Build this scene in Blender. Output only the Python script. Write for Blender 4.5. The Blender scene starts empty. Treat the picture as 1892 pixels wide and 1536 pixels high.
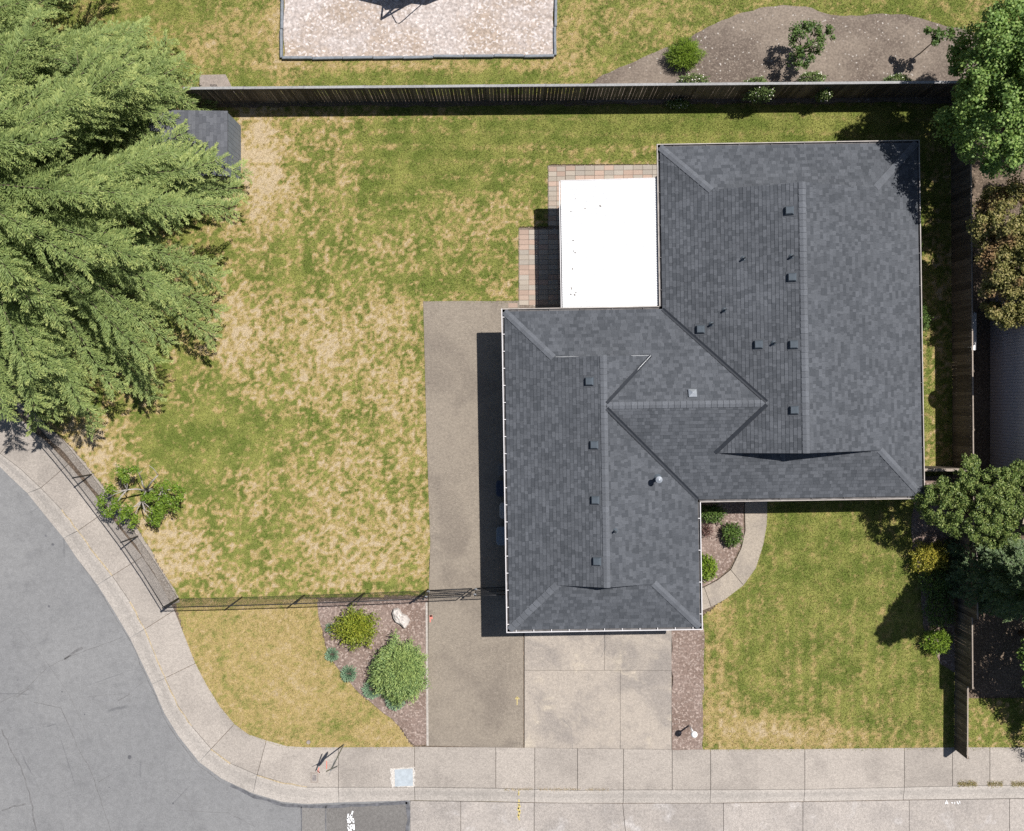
import bpy, math, random
import numpy as np
from mathutils import Matrix, Vector

random.seed(7)
rng = np.random.default_rng(7)
R = math.radians
scene = bpy.context.scene
COL = scene.collection

# ------------------------------------------------------------------ camera, sky, sun, exposure
H, FOC, NX, NY, IW, IH = 42.0, 1850.0, 950.0, 735.0, 1892.0, 1536.0   # drone height, focal length in photo pixels, nadir point
cam_d = bpy.data.cameras.new('camera')
cam = bpy.data.objects.new('camera', cam_d); COL.objects.link(cam)
cam.location = (0, 0, H)
cam.rotation_euler = (0, 0, 0)
cam_d.sensor_fit = 'HORIZONTAL'; cam_d.sensor_width = 36.0
cam_d.lens = 36.0 * FOC / IW
cam_d.shift_x = -(NX - IW / 2) / IW
cam_d.shift_y = (NY - IH / 2) / IW
cam_d.clip_start = 0.5; cam_d.clip_end = 2000
scene.camera = cam

SUN_EL, SUN_AZ = R(63.5), math.atan2(0.60, 0.80)      # azimuth measured from +x towards +y
sdir = Vector((math.cos(SUN_EL) * math.cos(SUN_AZ), math.cos(SUN_EL) * math.sin(SUN_AZ), math.sin(SUN_EL)))
world = bpy.data.worlds.new('World'); scene.world = world; world.use_nodes = True
wn = world.node_tree.nodes; wl = world.node_tree.links
sky = wn.new('ShaderNodeTexSky'); sky.sky_type = 'NISHITA'; sky.sun_disc = False
sky.sun_elevation = SUN_EL; sky.sun_rotation = math.pi / 2 - SUN_AZ
bg = wn['Background']; bg.inputs['Strength'].default_value = 0.05
wl.new(sky.outputs[0], bg.inputs['Color'])
sun_d = bpy.data.lights.new('sun', 'SUN'); sun_d.energy = 4.4; sun_d.angle = R(0.5); sun_d.color = (1.0, 0.972, 0.935)
sun = bpy.data.objects.new('sun', sun_d); COL.objects.link(sun)
sun.rotation_euler = sdir.to_track_quat('Z', 'Y').to_euler(); sun.location = (20, 15, 60)
vs = scene.view_settings
vs.view_transform = 'Standard'; vs.look = 'None'; vs.exposure = 0.56; vs.gamma = 1.0; vs.use_curve_mapping = False
scene.cycles.use_denoising = False
scene.cycles.max_bounces = 6; scene.cycles.diffuse_bounces = 3; scene.cycles.transparent_max_bounces = 6

# ------------------------------------------------------------------ survey helpers
def at(px, py, z=0.0):
    """world point seen at a photo pixel, for a point known to stand at height z"""
    k = (H - z) / FOC
    return Vector(((px - NX) * k, (NY - py) * k, z))
def G(pts, z=0.0):
    return [tuple(at(p[0], p[1], z)[:2]) for p in pts]
def topx(x, y):
    return x * FOC / H + NX, NY - y * FOC / H

def _hash(ix, iy, seed):
    h = (ix.astype(np.int64) * 374761393 + iy.astype(np.int64) * 668265263 + seed * 974711) & 0x7fffffff
    h = ((h ^ (h >> 13)) * 1274126177) & 0x7fffffff
    h = (h ^ (h >> 16)) & 0xffff
    return h / 65535.0
def vnoise(x, y, f, seed=0):
    x = x * f; y = y * f
    ix = np.floor(x); iy = np.floor(y); fx = x - ix; fy = y - iy
    fx = fx * fx * (3 - 2 * fx); fy = fy * fy * (3 - 2 * fy)
    ix = ix.astype(np.int64); iy = iy.astype(np.int64)
    a = _hash(ix, iy, seed); b = _hash(ix + 1, iy, seed); c = _hash(ix, iy + 1, seed); d = _hash(ix + 1, iy + 1, seed)
    return (a * (1 - fx) + b * fx) * (1 - fy) + (c * (1 - fx) + d * fx) * fy
def fbm(x, y, f, seed=0, o=4):
    s = 0; a = 0.5; t = 0
    for i in range(o):
        s = s + a * vnoise(x, y, f, seed + i * 17); t += a; a *= 0.55; f *= 2.03
    return s / t
def inpoly(x, y, poly):
    r = np.zeros(x.shape, bool); n = len(poly); j = n - 1
    for i in range(n):
        xi, yi = poly[i]; xj, yj = poly[j]
        if yi != yj:
            c = ((yi > y) != (yj > y)) & (x < (xj - xi) * (y - yi) / (yj - yi) + xi)
            r ^= c
        j = i
    return r

# ------------------------------------------------------------------ mesh helpers
class MB:
    def __init__(self): self.v = []; self.f = []; self.t = []
    def add(self, vs, fs, tone=0.5):
        o = len(self.v); self.v += [tuple(p) for p in vs]; self.f += [tuple(i + o for i in f) for f in fs]; self.t += [tone] * len(fs); return self
    def box(self, c, s, rz=0.0, tone=0.5):
        cx, cy, cz = c; hx, hy, hz = s[0] / 2, s[1] / 2, s[2] / 2; ca, sa = math.cos(rz), math.sin(rz); vs = []
        for z in (-hz, hz):
            for x, y in ((-hx, -hy), (hx, -hy), (hx, hy), (-hx, hy)):
                vs.append((cx + x * ca - y * sa, cy + x * sa + y * ca, cz + z))
        return self.add(vs, [(3, 2, 1, 0), (4, 5, 6, 7), (0, 1, 5, 4), (1, 2, 6, 5), (2, 3, 7, 6), (3, 0, 4, 7)], tone)
    def beam(self, a, b, w, h, tone=0.5):
        a = Vector(a); b = Vector(b); d = (b - a).normalized()
        up = Vector((0, 0, 1)) if abs(d.z) < 0.95 else Vector((1, 0, 0))
        s = d.cross(up).normalized() * (w / 2); u = s.cross(d).normalized() * (h / 2)
        vs = [a - s - u, a + s - u, a + s + u, a - s + u, b - s - u, b + s - u, b + s + u, b - s + u]
        return self.add(vs, [(0, 1, 2, 3), (7, 6, 5, 4), (0, 4, 5, 1), (1, 5, 6, 2), (2, 6, 7, 3), (3, 7, 4, 0)], tone)
    def tube(self, pts, rad, n=6, tone=0.5, cap=True):
        pts = [Vector(p) for p in pts]
        if not hasattr(rad, '__len__'): rad = [rad] * len(pts)
        vs = []; ref = None
        for i, p in enumerate(pts):
            d = (pts[min(i + 1, len(pts) - 1)] - pts[max(i - 1, 0)]).normalized()
            if ref is None: ref = Vector((1, 0, 0)) if abs(d.x) < 0.8 else Vector((0, 1, 0))
            s = d.cross(ref).normalized(); u = s.cross(d).normalized(); ref = -s.cross(d).normalized() if False else ref
            for k in range(n):
                a = 2 * math.pi * k / n; vs.append(p + (s * math.cos(a) + u * math.sin(a)) * rad[i])
        fs = []
        for i in range(len(pts) - 1):
            for k in range(n):
                k2 = (k + 1) % n; fs.append((i * n + k, i * n + k2, (i + 1) * n + k2, (i + 1) * n + k))
        if cap: fs.append(tuple(range(n))[::-1]); fs.append(tuple(range((len(pts) - 1) * n, len(pts) * n)))
        return self.add(vs, fs, tone)
    def prism(self, poly, z0, z1, ch=0.0, tone=0.5, top=None):
        """slab with a small chamfer ch round its top"""
        a = sum(poly[i][0] * poly[(i + 1) % len(poly)][1] - poly[(i + 1) % len(poly)][0] * poly[i][1] for i in range(len(poly)))
        if a < 0: poly = poly[::-1]
        n = len(poly); cx = sum(p[0] for p in poly) / n; cy = sum(p[1] for p in poly) / n
        vs = [(p[0], p[1], z0) for p in poly]; fs = [tuple(range(n))[::-1]]
        if ch > 0:
            ins = inset(poly, ch)
            vs += [(p[0], p[1], z1 - ch * 0.7) for p in poly] + [(p[0], p[1], z1) for p in ins]
            for L in (0, 1): fs += [(L * n + i, L * n + (i + 1) % n, (L + 1) * n + (i + 1) % n, (L + 1) * n + i) for i in range(n)]
            fs.append(tuple(range(2 * n, 3 * n)))
        else:
            vs += [(p[0], p[1], z1) for p in poly]
            fs += [(i, (i + 1) % n, n + (i + 1) % n, n + i) for i in range(n)]; fs.append(tuple(range(n, 2 * n)))
        return self.add(vs, fs, tone)
    def cone(self, c, r0, r1, z0, z1, n=12, tone=0.5):
        vs = []
        for r, z in ((r0, z0), (r1, z1)):
            for k in range(n): a = 2 * math.pi * k / n; vs.append((c[0] + r * math.cos(a), c[1] + r * math.sin(a), z))
        fs = [(k, (k + 1) % n, n + (k + 1) % n, n + k) for k in range(n)] + [tuple(range(n))[::-1], tuple(range(n, 2 * n))]
        return self.add(vs, fs, tone)
    def ball(self, c, r, nu=16, nv=10, sc=(1, 1, 1), tone=0.5):
        vs = [(c[0], c[1], c[2] - r * sc[2])]
        for j in range(1, nv):
            th = math.pi * j / nv
            for i in range(nu):
                a = 2 * math.pi * i / nu
                vs.append((c[0] + r * sc[0] * math.sin(th) * math.cos(a), c[1] + r * sc[1] * math.sin(th) * math.sin(a), c[2] - r * sc[2] * math.cos(th)))
        vs.append((c[0], c[1], c[2] + r * sc[2])); fs = []
        for i in range(nu):
            fs.append((0, 1 + (i + 1) % nu, 1 + i)); e = 1 + (nv - 2) * nu; fs.append((len(vs) - 1, e + i, e + (i + 1) % nu))
        for j in range(nv - 2):
            for i in range(nu): a = 1 + j * nu; fs.append((a + i, a + (i + 1) % nu, a + nu + (i + 1) % nu, a + nu + i))
        return self.add(vs, fs, tone)
    def mesh(self, name, smooth=False):
        m = bpy.data.meshes.new(name); m.from_pydata(self.v, [], self.f)
        a = m.attributes.new('tone', 'FLOAT', 'FACE'); a.data.foreach_set('value', np.array(self.t, np.float32))
        if smooth: m.polygons.foreach_set('use_smooth', [True] * len(m.polygons))
        m.update(); return m

def inset(poly, d):
    n = len(poly); out = []
    for i in range(n):
        p0 = Vector(poly[i - 1]); p = Vector(poly[i]); p1 = Vector(poly[(i + 1) % n])
        e0 = (p - p0); e1 = (p1 - p)
        if e0.length < 1e-6 or e1.length < 1e-6: out.append(tuple(p)); continue
        e0.normalize(); e1.normalize()
        n0 = Vector((-e0.y, e0.x)); n1 = Vector((-e1.y, e1.x)); m = n0 + n1
        k = d / max(0.35, (m.length_squared / 2))
        out.append((p.x + m.x * k, p.y + m.y * k))
    return out

def np_mesh(name, V, F, face_attrs=None, point_attrs=None, nv=None):
    """V (n,3) float, F (m,k) int array of equal-size faces"""
    m = bpy.data.meshes.new(name); n = len(V); mf, k = F.shape
    m.vertices.add(n); m.vertices.foreach_set('co', np.ascontiguousarray(V, np.float32).ravel())
    m.loops.add(mf * k); m.loops.foreach_set('vertex_index', np.ascontiguousarray(F, np.int32).ravel())
    m.polygons.add(mf); m.polygons.foreach_set('loop_start', np.arange(0, mf * k, k, dtype=np.int32))
    try: m.polygons.foreach_set('loop_total', np.full(mf, k, dtype=np.int32))
    except Exception: pass
    for nm, arr in (face_attrs or {}).items():
        a = m.attributes.new(nm, 'FLOAT', 'FACE'); a.data.foreach_set('value', np.asarray(arr, np.float32))
    for nm, arr in (point_attrs or {}).items():
        a = m.attributes.new(nm, 'FLOAT', 'POINT'); a.data.foreach_set('value', np.asarray(arr, np.float32))
    m.update(calc_edges=True); m.validate(); return m

WM = {}
def link(name, data, mat, parent=None, matrix=None):
    o = bpy.data.objects.new(name, data); COL.objects.link(o)
    if mat is not None and data is not None:
        if not data.materials: data.materials.append(mat)
    w = matrix if matrix is not None else Matrix()
    if parent is not None:
        o.parent = parent; o.matrix_parent_inverse = WM[parent.name].inverted()
    o.matrix_basis = w; WM[o.name] = w
    return o
def thing(name, loc, label, cat, group=None):
    o = bpy.data.objects.new(name, None); COL.objects.link(o); o.location = loc; o.empty_display_size = 0.3
    WM[o.name] = Matrix.Translation(Vector(loc)); return tag(o, label, cat, group)
def tag(o, label, cat, group=None, kind=None):
    o['label'] = label; o['category'] = cat
    if group: o['group'] = group
    if kind: o['kind'] = kind
    return o
def struct(name, mesh, mat, parent=None):
    o = link(name, mesh, mat, parent)
    if parent is None: o['kind'] = 'structure'
    return o

# ------------------------------------------------------------------ materials
class NT:
    def __init__(self, name):
        self.m = bpy.data.materials.new(name); self.m.use_nodes = True
        self.t = self.m.node_tree; self.b = self.t.nodes['Principled BSDF']; self.out = self.t.nodes['Material Output']
        self._pos = None
    def n(self, typ, inp=None, **kw):
        x = self.t.nodes.new('ShaderNode' + typ)
        for k, v in kw.items(): setattr(x, k, v)
        for k, v in (inp or {}).items(): self.set(x.inputs[k], v)
        return x
    def set(self, sock, v):
        if isinstance(v, bpy.types.NodeSocket): self.t.links.new(v, sock)
        elif isinstance(v, bpy.types.Node): self.t.links.new(v.outputs[0], sock)
        else:
            if hasattr(sock.default_value, '__len__') and hasattr(v, '__len__') and len(v) == 3 and len(sock.default_value) == 4: v = (*v, 1)
            sock.default_value = v
    def pos(self):
        if self._pos is None: self._pos = self.n('NewGeometry').outputs['Position']
        return self._pos
    def noise(self, s, d=3.0, r=0.55, vec=None, dist=0.0):
        return self.n('TexNoise', {'Vector': vec or self.pos(), 'Scale': s, 'Detail': d, 'Roughness': r, 'Distortion': dist}).outputs['Fac']
    def math(self, op, a, b=0.0, c=0.0, clamp=False):
        x = self.n('Math', operation=op, use_clamp=clamp); self.set(x.inputs[0], a); self.set(x.inputs[1], b); self.set(x.inputs[2], c); return x.outputs[0]
    def step(self, v, a, b, lo=0.0, hi=1.0):
        return self.n('MapRange', {'Value': v, 'From Min': a, 'From Max': b, 'To Min': lo, 'To Max': hi}, interpolation_type='SMOOTHSTEP').outputs[0]
    def mix(self, f, a, b, mode='MIX'):
        x = self.n('Mix', data_type='RGBA', blend_type=mode)
        self.set(x.inputs[0], f); self.set(x.inputs[6], a); self.set(x.inputs[7], b); return x.outputs[2]
    def attr(self, name):
        return self.n('Attribute', attribute_name=name).outputs['Fac']
    def rand(self): return self.n('ObjectInfo').outputs['Random']
    def scale(self, col, f):
        x = self.n('Mix', data_type='RGBA', blend_type='MULTIPLY'); x.inputs[0].default_value = 1
        c = self.n('CombineColor'); [self.set(c.inputs[i], f) for i in range(3)]
        self.set(x.inputs[6], col); self.set(x.inputs[7], c); return x.outputs[2]
    def bump(self, h, s=0.3, d=0.02):
        self.set(self.b.inputs['Normal'], self.n('Bump', {'Height': h, 'Strength': s, 'Distance': d}).outputs[0])
    def done(self, col, rough=0.85, spec=0.3, metal=0.0):
        self.set(self.b.inputs['Base Color'], col); self.set(self.b.inputs['Roughness'], rough)
        self.b.inputs['Specular IOR Level'].default_value = spec; self.b.inputs['Metallic'].default_value = metal
        return self.m

def plain(name, col, rough=0.7, spec=0.3, metal=0.0, var=0.12, s=8.0):
    t = NT(name); f = t.noise(s, 4)
    return t.done(t.scale(col, t.step(f, 0.25, 0.75, 1 - var, 1 + var)), rough, spec, metal)

def concrete(name, col, stain=0.5, dark=(0.2, 0.18, 0.155), light=None, rnd=0.12, scl=0.5, speck=0.35, spot=0.0):
    t = NT(name)
    a = t.noise(scl, 5, 0.6, dist=0.6); b = t.noise(scl * 4.3, 5, 0.65); c = t.noise(24, 4, 0.85); e = t.noise(9, 4, 0.75)
    base = t.mix(t.math('MULTIPLY', t.step(a, 0.42, 0.68), stain), col, dark)
    if light: base = t.mix(t.step(t.noise(scl * 1.7, 4, 0.6, dist=0.4), 0.55, 0.75), base, light)
    base = t.mix(t.math('MULTIPLY', t.step(b, 0.45, 0.75), stain * 0.6), base, dark)
    base = t.scale(base, t.step(c, 0.2, 0.8, 1 - speck, 1 + speck))
    base = t.scale(base, t.step(e, 0.25, 0.75, 1 - speck * 0.45, 1 + speck * 0.45))
    if spot:
        v = t.n('TexVoronoi', {'Vector': t.pos(), 'Scale': 9.0, 'Randomness': 1.0})
        base = t.mix(t.math('MULTIPLY', t.step(v.outputs['Distance'], 0.16, 0.08), spot), base, (0.55, 0.5, 0.42))
    base = t.scale(base, t.step(t.rand(), 0, 1, 1 - rnd, 1 + rnd))
    t.bump(c, 0.25, 0.01)
    return t.done(base, 0.9, 0.25)

M = {}
M['sidewalk'] = concrete('sidewalk_concrete', (0.325, 0.288, 0.252), 0.55, (0.215, 0.19, 0.168), None, 0.06)
M['kerb'] = concrete('kerb_concrete', (0.36, 0.325, 0.29), 0.35, (0.24, 0.218, 0.195), None, 0.05)
M['drive'] = concrete('drive_concrete', (0.325, 0.282, 0.238), 0.85, (0.215, 0.19, 0.17), (0.40, 0.345, 0.275), 0.015, 0.55, 0.32)
M['street_panel'] = concrete('street_concrete', (0.33, 0.295, 0.265), 0.5, (0.215, 0.195, 0.18), (0.42, 0.39, 0.37), 0.05, 0.6, 0.4)
M['walk'] = concrete('walk_concrete', (0.31, 0.265, 0.215), 0.5, (0.19, 0.165, 0.145), None, 0.05, 0.9)
M['aggregate'] = concrete('aggregate', (0.222, 0.188, 0.15), 0.75, (0.155, 0.13, 0.106), None, 0.02, 0.45, 0.38, 0.25)
M['pad'] = concrete('pad_concrete', (0.26, 0.22, 0.19), 0.4, (0.18, 0.15, 0.13), None, 0.05)

def mk_asphalt():
    t = NT('asphalt')
    a = t.noise(0.22, 4, 0.55); b = t.noise(1.3, 5, 0.6); c = t.noise(22, 4, 0.85)
    base = t.mix(t.step(a, 0.35, 0.7), (0.172, 0.171, 0.172), (0.194, 0.192, 0.191))
    base = t.mix(t.math('MULTIPLY', t.step(b, 0.5, 0.75), 0.65), base, (0.142, 0.141, 0.143))
    base = t.scale(base, t.step(t.noise(5, 5, 0.7), 0.25, 0.75, 0.9, 1.1))
    v = t.n('TexVoronoi', {'Vector': t.n('MixRGB', {0: 0.06, 1: t.pos(), 2: t.n('TexNoise', {'Vector': t.pos(), 'Scale': 1.2}).outputs['Color']}).outputs[0], 'Scale': 0.23}, feature='DISTANCE_TO_EDGE')
    crack = t.math('MULTIPLY', t.step(v.outputs['Distance'], 0.0045, 0.0015), t.step(t.noise(0.5, 3), 0.48, 0.6))
    base = t.mix(t.math('MULTIPLY', crack, 0.55), base, (0.09, 0.09, 0.095))
    base = t.scale(base, t.step(c, 0.2, 0.8, 0.72, 1.28))
    w = t.n('TexVoronoi', {'Vector': t.pos(), 'Scale': 1.1}).outputs['Distance']
    base = t.mix(t.math('MULTIPLY', t.step(w, 0.035, 0.02), t.step(t.noise(0.4, 2), 0.5, 0.55)), base, (0.06, 0.06, 0.07))
    t.bump(c, 0.3, 0.01); return t.done(base, 0.88, 0.3)
M['asphalt'] = mk_asphalt()
M['asphalt_patch'] = concrete('asphalt_patch', (0.17, 0.16, 0.15), 0.5, (0.14, 0.13, 0.122), None, 0.12, 0.7, 0.4)
M['crack'] = plain('crack', (0.135, 0.132, 0.132), 0.9, 0.2, var=0.25, s=8)
M['tar'] = plain('tar', (0.10, 0.10, 0.107), 0.75, 0.3, var=0.35, s=6)

def mk_ground(name, c1, c2, c3, s1=0.5, fine=34, amt=0.55, bump=0.6, dist=0.03, stone=False):
    t = NT(name)
    base = t.mix(t.step(t.noise(s1, 4, 0.6), 0.38, 0.66), c1, c2)
    v = t.n('TexVoronoi', {'Vector': t.pos(), 'Scale': fine, 'Randomness': 1.0})
    k = t.n('SeparateColor', {'Color': v.outputs['Color']}).outputs[0]
    base = t.mix(t.step(k, 0.62, 0.95), base, c3)
    if stone: base = t.mix(t.step(k, 0.986, 0.99), base, (0.36, 0.325, 0.29))
    base = t.scale(base, t.step(t.noise(fine * 0.6, 3, 0.7), 0.2, 0.8, 1 - amt, 1 + amt))
    t.bump(t.math('ADD', k, t.noise(fine * 0.5, 3)), bump, dist); return t.done(base, 0.95, 0.15)
M['mulch'] = mk_ground('bark_mulch', (0.172, 0.123, 0.10), (0.215, 0.16, 0.135), (0.31, 0.245, 0.21), 0.7, 17, 0.35)
M['soil'] = mk_ground('soil', (0.10, 0.075, 0.055), (0.14, 0.105, 0.08), (0.2, 0.15, 0.11), 0.5, 22, 0.4)
M['dirt'] = mk_ground('garden_dirt', (0.115, 0.09, 0.073), (0.215, 0.175, 0.14), (0.19, 0.155, 0.125), 0.28, 20, 0.32, 0.25, stone=True)
M['verge'] = mk_ground('verge_soil', (0.27, 0.235, 0.20), (0.215, 0.182, 0.152), (0.31, 0.275, 0.24), 0.6, 20, 0.3, 0.3)
M['chips'] = mk_ground('wood_chips', (0.385, 0.335, 0.31), (0.32, 0.255, 0.205), (0.50, 0.45, 0.425), 0.45, 13, 0.35, 0.35)
M['ground'] = mk_ground('ground_soil', (0.12, 0.12, 0.05), (0.2, 0.16, 0.09), (0.25, 0.2, 0.12), 0.2, 8, 0.3)

GREEN1, GREEN2, STRAW, PALE = (0.118, 0.148, 0.03), (0.22, 0.224, 0.06), (0.345, 0.26, 0.11), (0.43, 0.34, 0.22)
def grass_color(t, dry, tone=None):
    a = t.mix(t.step(t.noise(0.9, 4, 0.6), 0.35, 0.68), GREEN1, GREEN2)
    a = t.mix(t.step(dry, 0.15, 0.6), a, STRAW)
    a = t.mix(t.step(dry, 0.55, 0.95), a, PALE)
    if tone is not None: a = t.scale(a, t.step(tone, 0, 1, 0.82, 1.58))
    return a
def mk_lawn():
    t = NT('lawn_turf'); dry = t.math('ADD', t.attr('dry'), t.math('MULTIPLY', t.math('SUBTRACT', t.noise(14, 4, 0.7), 0.5), 0.75))
    f = t.noise(30, 3, 0.7)
    col = t.scale(grass_color(t, dry), t.step(f, 0.2, 0.8, 0.5, 1.25))
    t.bump(f, 0.6, 0.03); return t.done(col, 0.95, 0.1)
def mk_blade():
    t = NT('grass_blade'); col = grass_color(t, t.attr('dry'), t.attr('tone'))
    t.done(col, 0.75, 0.15)
    tr = t.n('BsdfTranslucent', {'Color': col}); mx = t.n('MixShader', {0: 0.25, 1: t.b.outputs[0], 2: tr.outputs[0]})
    t.t.links.new(mx.outputs[0], t.out.inputs[0]); return t.m
M['lawn'] = mk_lawn(); M['blade'] = mk_blade()

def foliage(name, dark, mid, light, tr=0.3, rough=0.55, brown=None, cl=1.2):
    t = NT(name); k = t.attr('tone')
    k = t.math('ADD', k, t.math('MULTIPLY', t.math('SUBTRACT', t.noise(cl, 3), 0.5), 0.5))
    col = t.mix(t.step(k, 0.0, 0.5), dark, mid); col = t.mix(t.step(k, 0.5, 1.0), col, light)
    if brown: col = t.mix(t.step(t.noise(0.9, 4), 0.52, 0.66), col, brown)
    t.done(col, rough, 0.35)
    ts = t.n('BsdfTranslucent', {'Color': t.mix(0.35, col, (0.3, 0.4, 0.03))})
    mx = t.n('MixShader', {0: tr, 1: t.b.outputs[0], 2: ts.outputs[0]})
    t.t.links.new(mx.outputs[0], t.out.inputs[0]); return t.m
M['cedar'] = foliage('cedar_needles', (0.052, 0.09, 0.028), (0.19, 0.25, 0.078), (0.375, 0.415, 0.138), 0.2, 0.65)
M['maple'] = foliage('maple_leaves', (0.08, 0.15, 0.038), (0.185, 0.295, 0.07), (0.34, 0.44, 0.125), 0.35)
M['bronze'] = foliage('bronze_leaves', (0.09, 0.10, 0.025), (0.23, 0.215, 0.065), (0.40, 0.33, 0.13), 0.28, brown=(0.29, 0.175, 0.085))
M['laurel'] = foliage('laurel_leaves', (0.05, 0.09, 0.022), (0.14, 0.20, 0.048), (0.32, 0.36, 0.11), 0.22, 0.5)
M['gold'] = foliage('golden_leaves', (0.12, 0.14, 0.02), (0.28, 0.275, 0.035), (0.46, 0.38, 0.06), 0.3)
M['lime'] = foliage('lime_leaves', (0.09, 0.135, 0.015), (0.20, 0.255, 0.027), (0.36, 0.37, 0.045), 0.3)
M['sage'] = foliage('sage_leaves', (0.085, 0.155, 0.06), (0.20, 0.295, 0.10), (0.36, 0.44, 0.14), 0.25)
M['spurge'] = foliage('spurge_leaves', (0.10, 0.185, 0.12), (0.20, 0.31, 0.19), (0.31, 0.43, 0.27), 0.2)
M['bright'] = foliage('bright_leaves', (0.06, 0.12, 0.012), (0.13, 0.21, 0.02), (0.23, 0.32, 0.035), 0.25)
M['deep'] = foliage('deep_green_leaves', (0.03, 0.065, 0.016), (0.07, 0.125, 0.025), (0.13, 0.2, 0.045), 0.2)
M['rose'] = foliage('rose_leaves', (0.045, 0.085, 0.025), (0.1, 0.155, 0.045), (0.2, 0.25, 0.085), 0.2)
M['tealpine'] = foliage('dark_conifer_needles', (0.035, 0.06, 0.026), (0.085, 0.13, 0.05), (0.18, 0.225, 0.10), 0.14)
M['burgundy'] = foliage('burgundy_leaves', (0.05, 0.02, 0.02), (0.11, 0.05, 0.045), (0.2, 0.1, 0.09), 0.15)
M['petal'] = plain('petals', (0.75, 0.7, 0.62), 0.7)
M['bark'] = plain('bark', (0.15, 0.115, 0.085), 0.9, 0.2, var=0.4, s=14)
M['greybark'] = plain('grey_bark', (0.34, 0.31, 0.275), 0.9, 0.2, var=0.35, s=14)

def mk_shingle(name, lo, hi, rnd=False):
    t = NT(name); k = t.attr('tone')
    col = t.mix(k, lo, hi)
    col = t.scale(col, t.step(t.noise(26, 4, 0.85), 0.2, 0.8, 0.7, 1.3))
    col = t.scale(col, t.step(t.noise(0.6, 3), 0.3, 0.7, 0.93, 1.07))
    if rnd: col = t.scale(col, t.step(t.rand(), 0, 1, 0.92, 1.08))
    t.bump(t.noise(90, 2), 0.3, 0.005); return t.done(col, 0.88, 0.3)
M['shingle'] = mk_shingle('asphalt_shingle', (0.05, 0.0545, 0.062), (0.085, 0.0905, 0.101))
M['cap'] = mk_shingle('cap_shingle', (0.078, 0.084, 0.095), (0.115, 0.121, 0.133), True)
M['shed_shingle'] = mk_shingle('shed_shingle', (0.075, 0.078, 0.088), (0.115, 0.118, 0.13))
M['valley'] = plain('valley_metal', (0.022, 0.025, 0.031), 0.6, 0.3, 0.0)
M['flash'] = plain('bright_flashing', (0.4, 0.41, 0.42), 0.45, 0.4, 0.3)
M['gutter'] = plain('white_gutter', (0.56, 0.54, 0.54), 0.5, 0.4, var=0.06)
M['gutter_tan'] = plain('debris_gutter', (0.34, 0.305, 0.275), 0.6, 0.3, var=0.2, s=3)
M['gutter_in'] = plain('gutter_trough', (0.10, 0.095, 0.095), 0.8, var=0.4, s=4)
M['wall'] = plain('house_siding', (0.42, 0.40, 0.37), 0.8)
M['door'] = plain('painted_door', (0.62, 0.61, 0.58), 0.6)
M['glass'] = plain('window_glass', (0.02, 0.025, 0.03), 0.05, 0.6)
M['vent'] = plain('vent_plastic', (0.075, 0.09, 0.105), 0.45, 0.5, var=0.1)
M['steel'] = plain('galvanised', (0.48, 0.50, 0.52), 0.35, 0.5, 0.6)
M['black'] = plain('black_hole', (0.012, 0.012, 0.014), 0.7)
M['white_metal'] = plain('white_metal', (0.60, 0.60, 0.60), 0.45, 0.4, var=0.02)
M['vinyl'] = plain('black_vinyl', (0.016, 0.016, 0.018), 0.5, 0.4)
M['lampwhite'] = plain('white_globe', (0.85, 0.85, 0.84), 0.3, 0.5, var=0.02)
M['rock'] = plain('pale_rock', (0.46, 0.42, 0.385), 0.9, 0.2, var=0.3, s=5)
M['plastic_edge'] = plain('border_plastic', (0.17, 0.185, 0.205), 0.7, var=0.2)
M['yellow'] = plain('yellow_paint', (0.48, 0.385, 0.15), 0.8, var=0.3, s=25)
M['red'] = plain('red_paint', (0.55, 0.19, 0.15), 0.8, var=0.3, s=25)
M['white_paint'] = plain('white_paint', (0.8, 0.8, 0.8), 0.8, var=0.1)
M['sign_back'] = plain('sign_metal', (0.3, 0.32, 0.33), 0.4, 0.5, 0.7)
M['blue_lid'] = plain('blue_lid', (0.34, 0.375, 0.40), 0.7, var=0.12, s=6)
M['mortar'] = plain('white_mortar', (0.46, 0.425, 0.385), 0.9, var=0.3, s=18)
M['iron'] = plain('iron_lid', (0.2, 0.175, 0.165), 0.7, var=0.25)
M['taupe'] = plain('neighbour_siding', (0.42, 0.39, 0.40), 0.8, var=0.06)
M['tan_roof'] = plain('tan_roof', (0.4, 0.33, 0.26), 0.9, var=0.15)
M['play'] = plain('play_frame', (0.06, 0.065, 0.075), 0.6)
M['play_grey'] = plain('play_grey', (0.2, 0.2, 0.21), 0.6)

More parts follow.
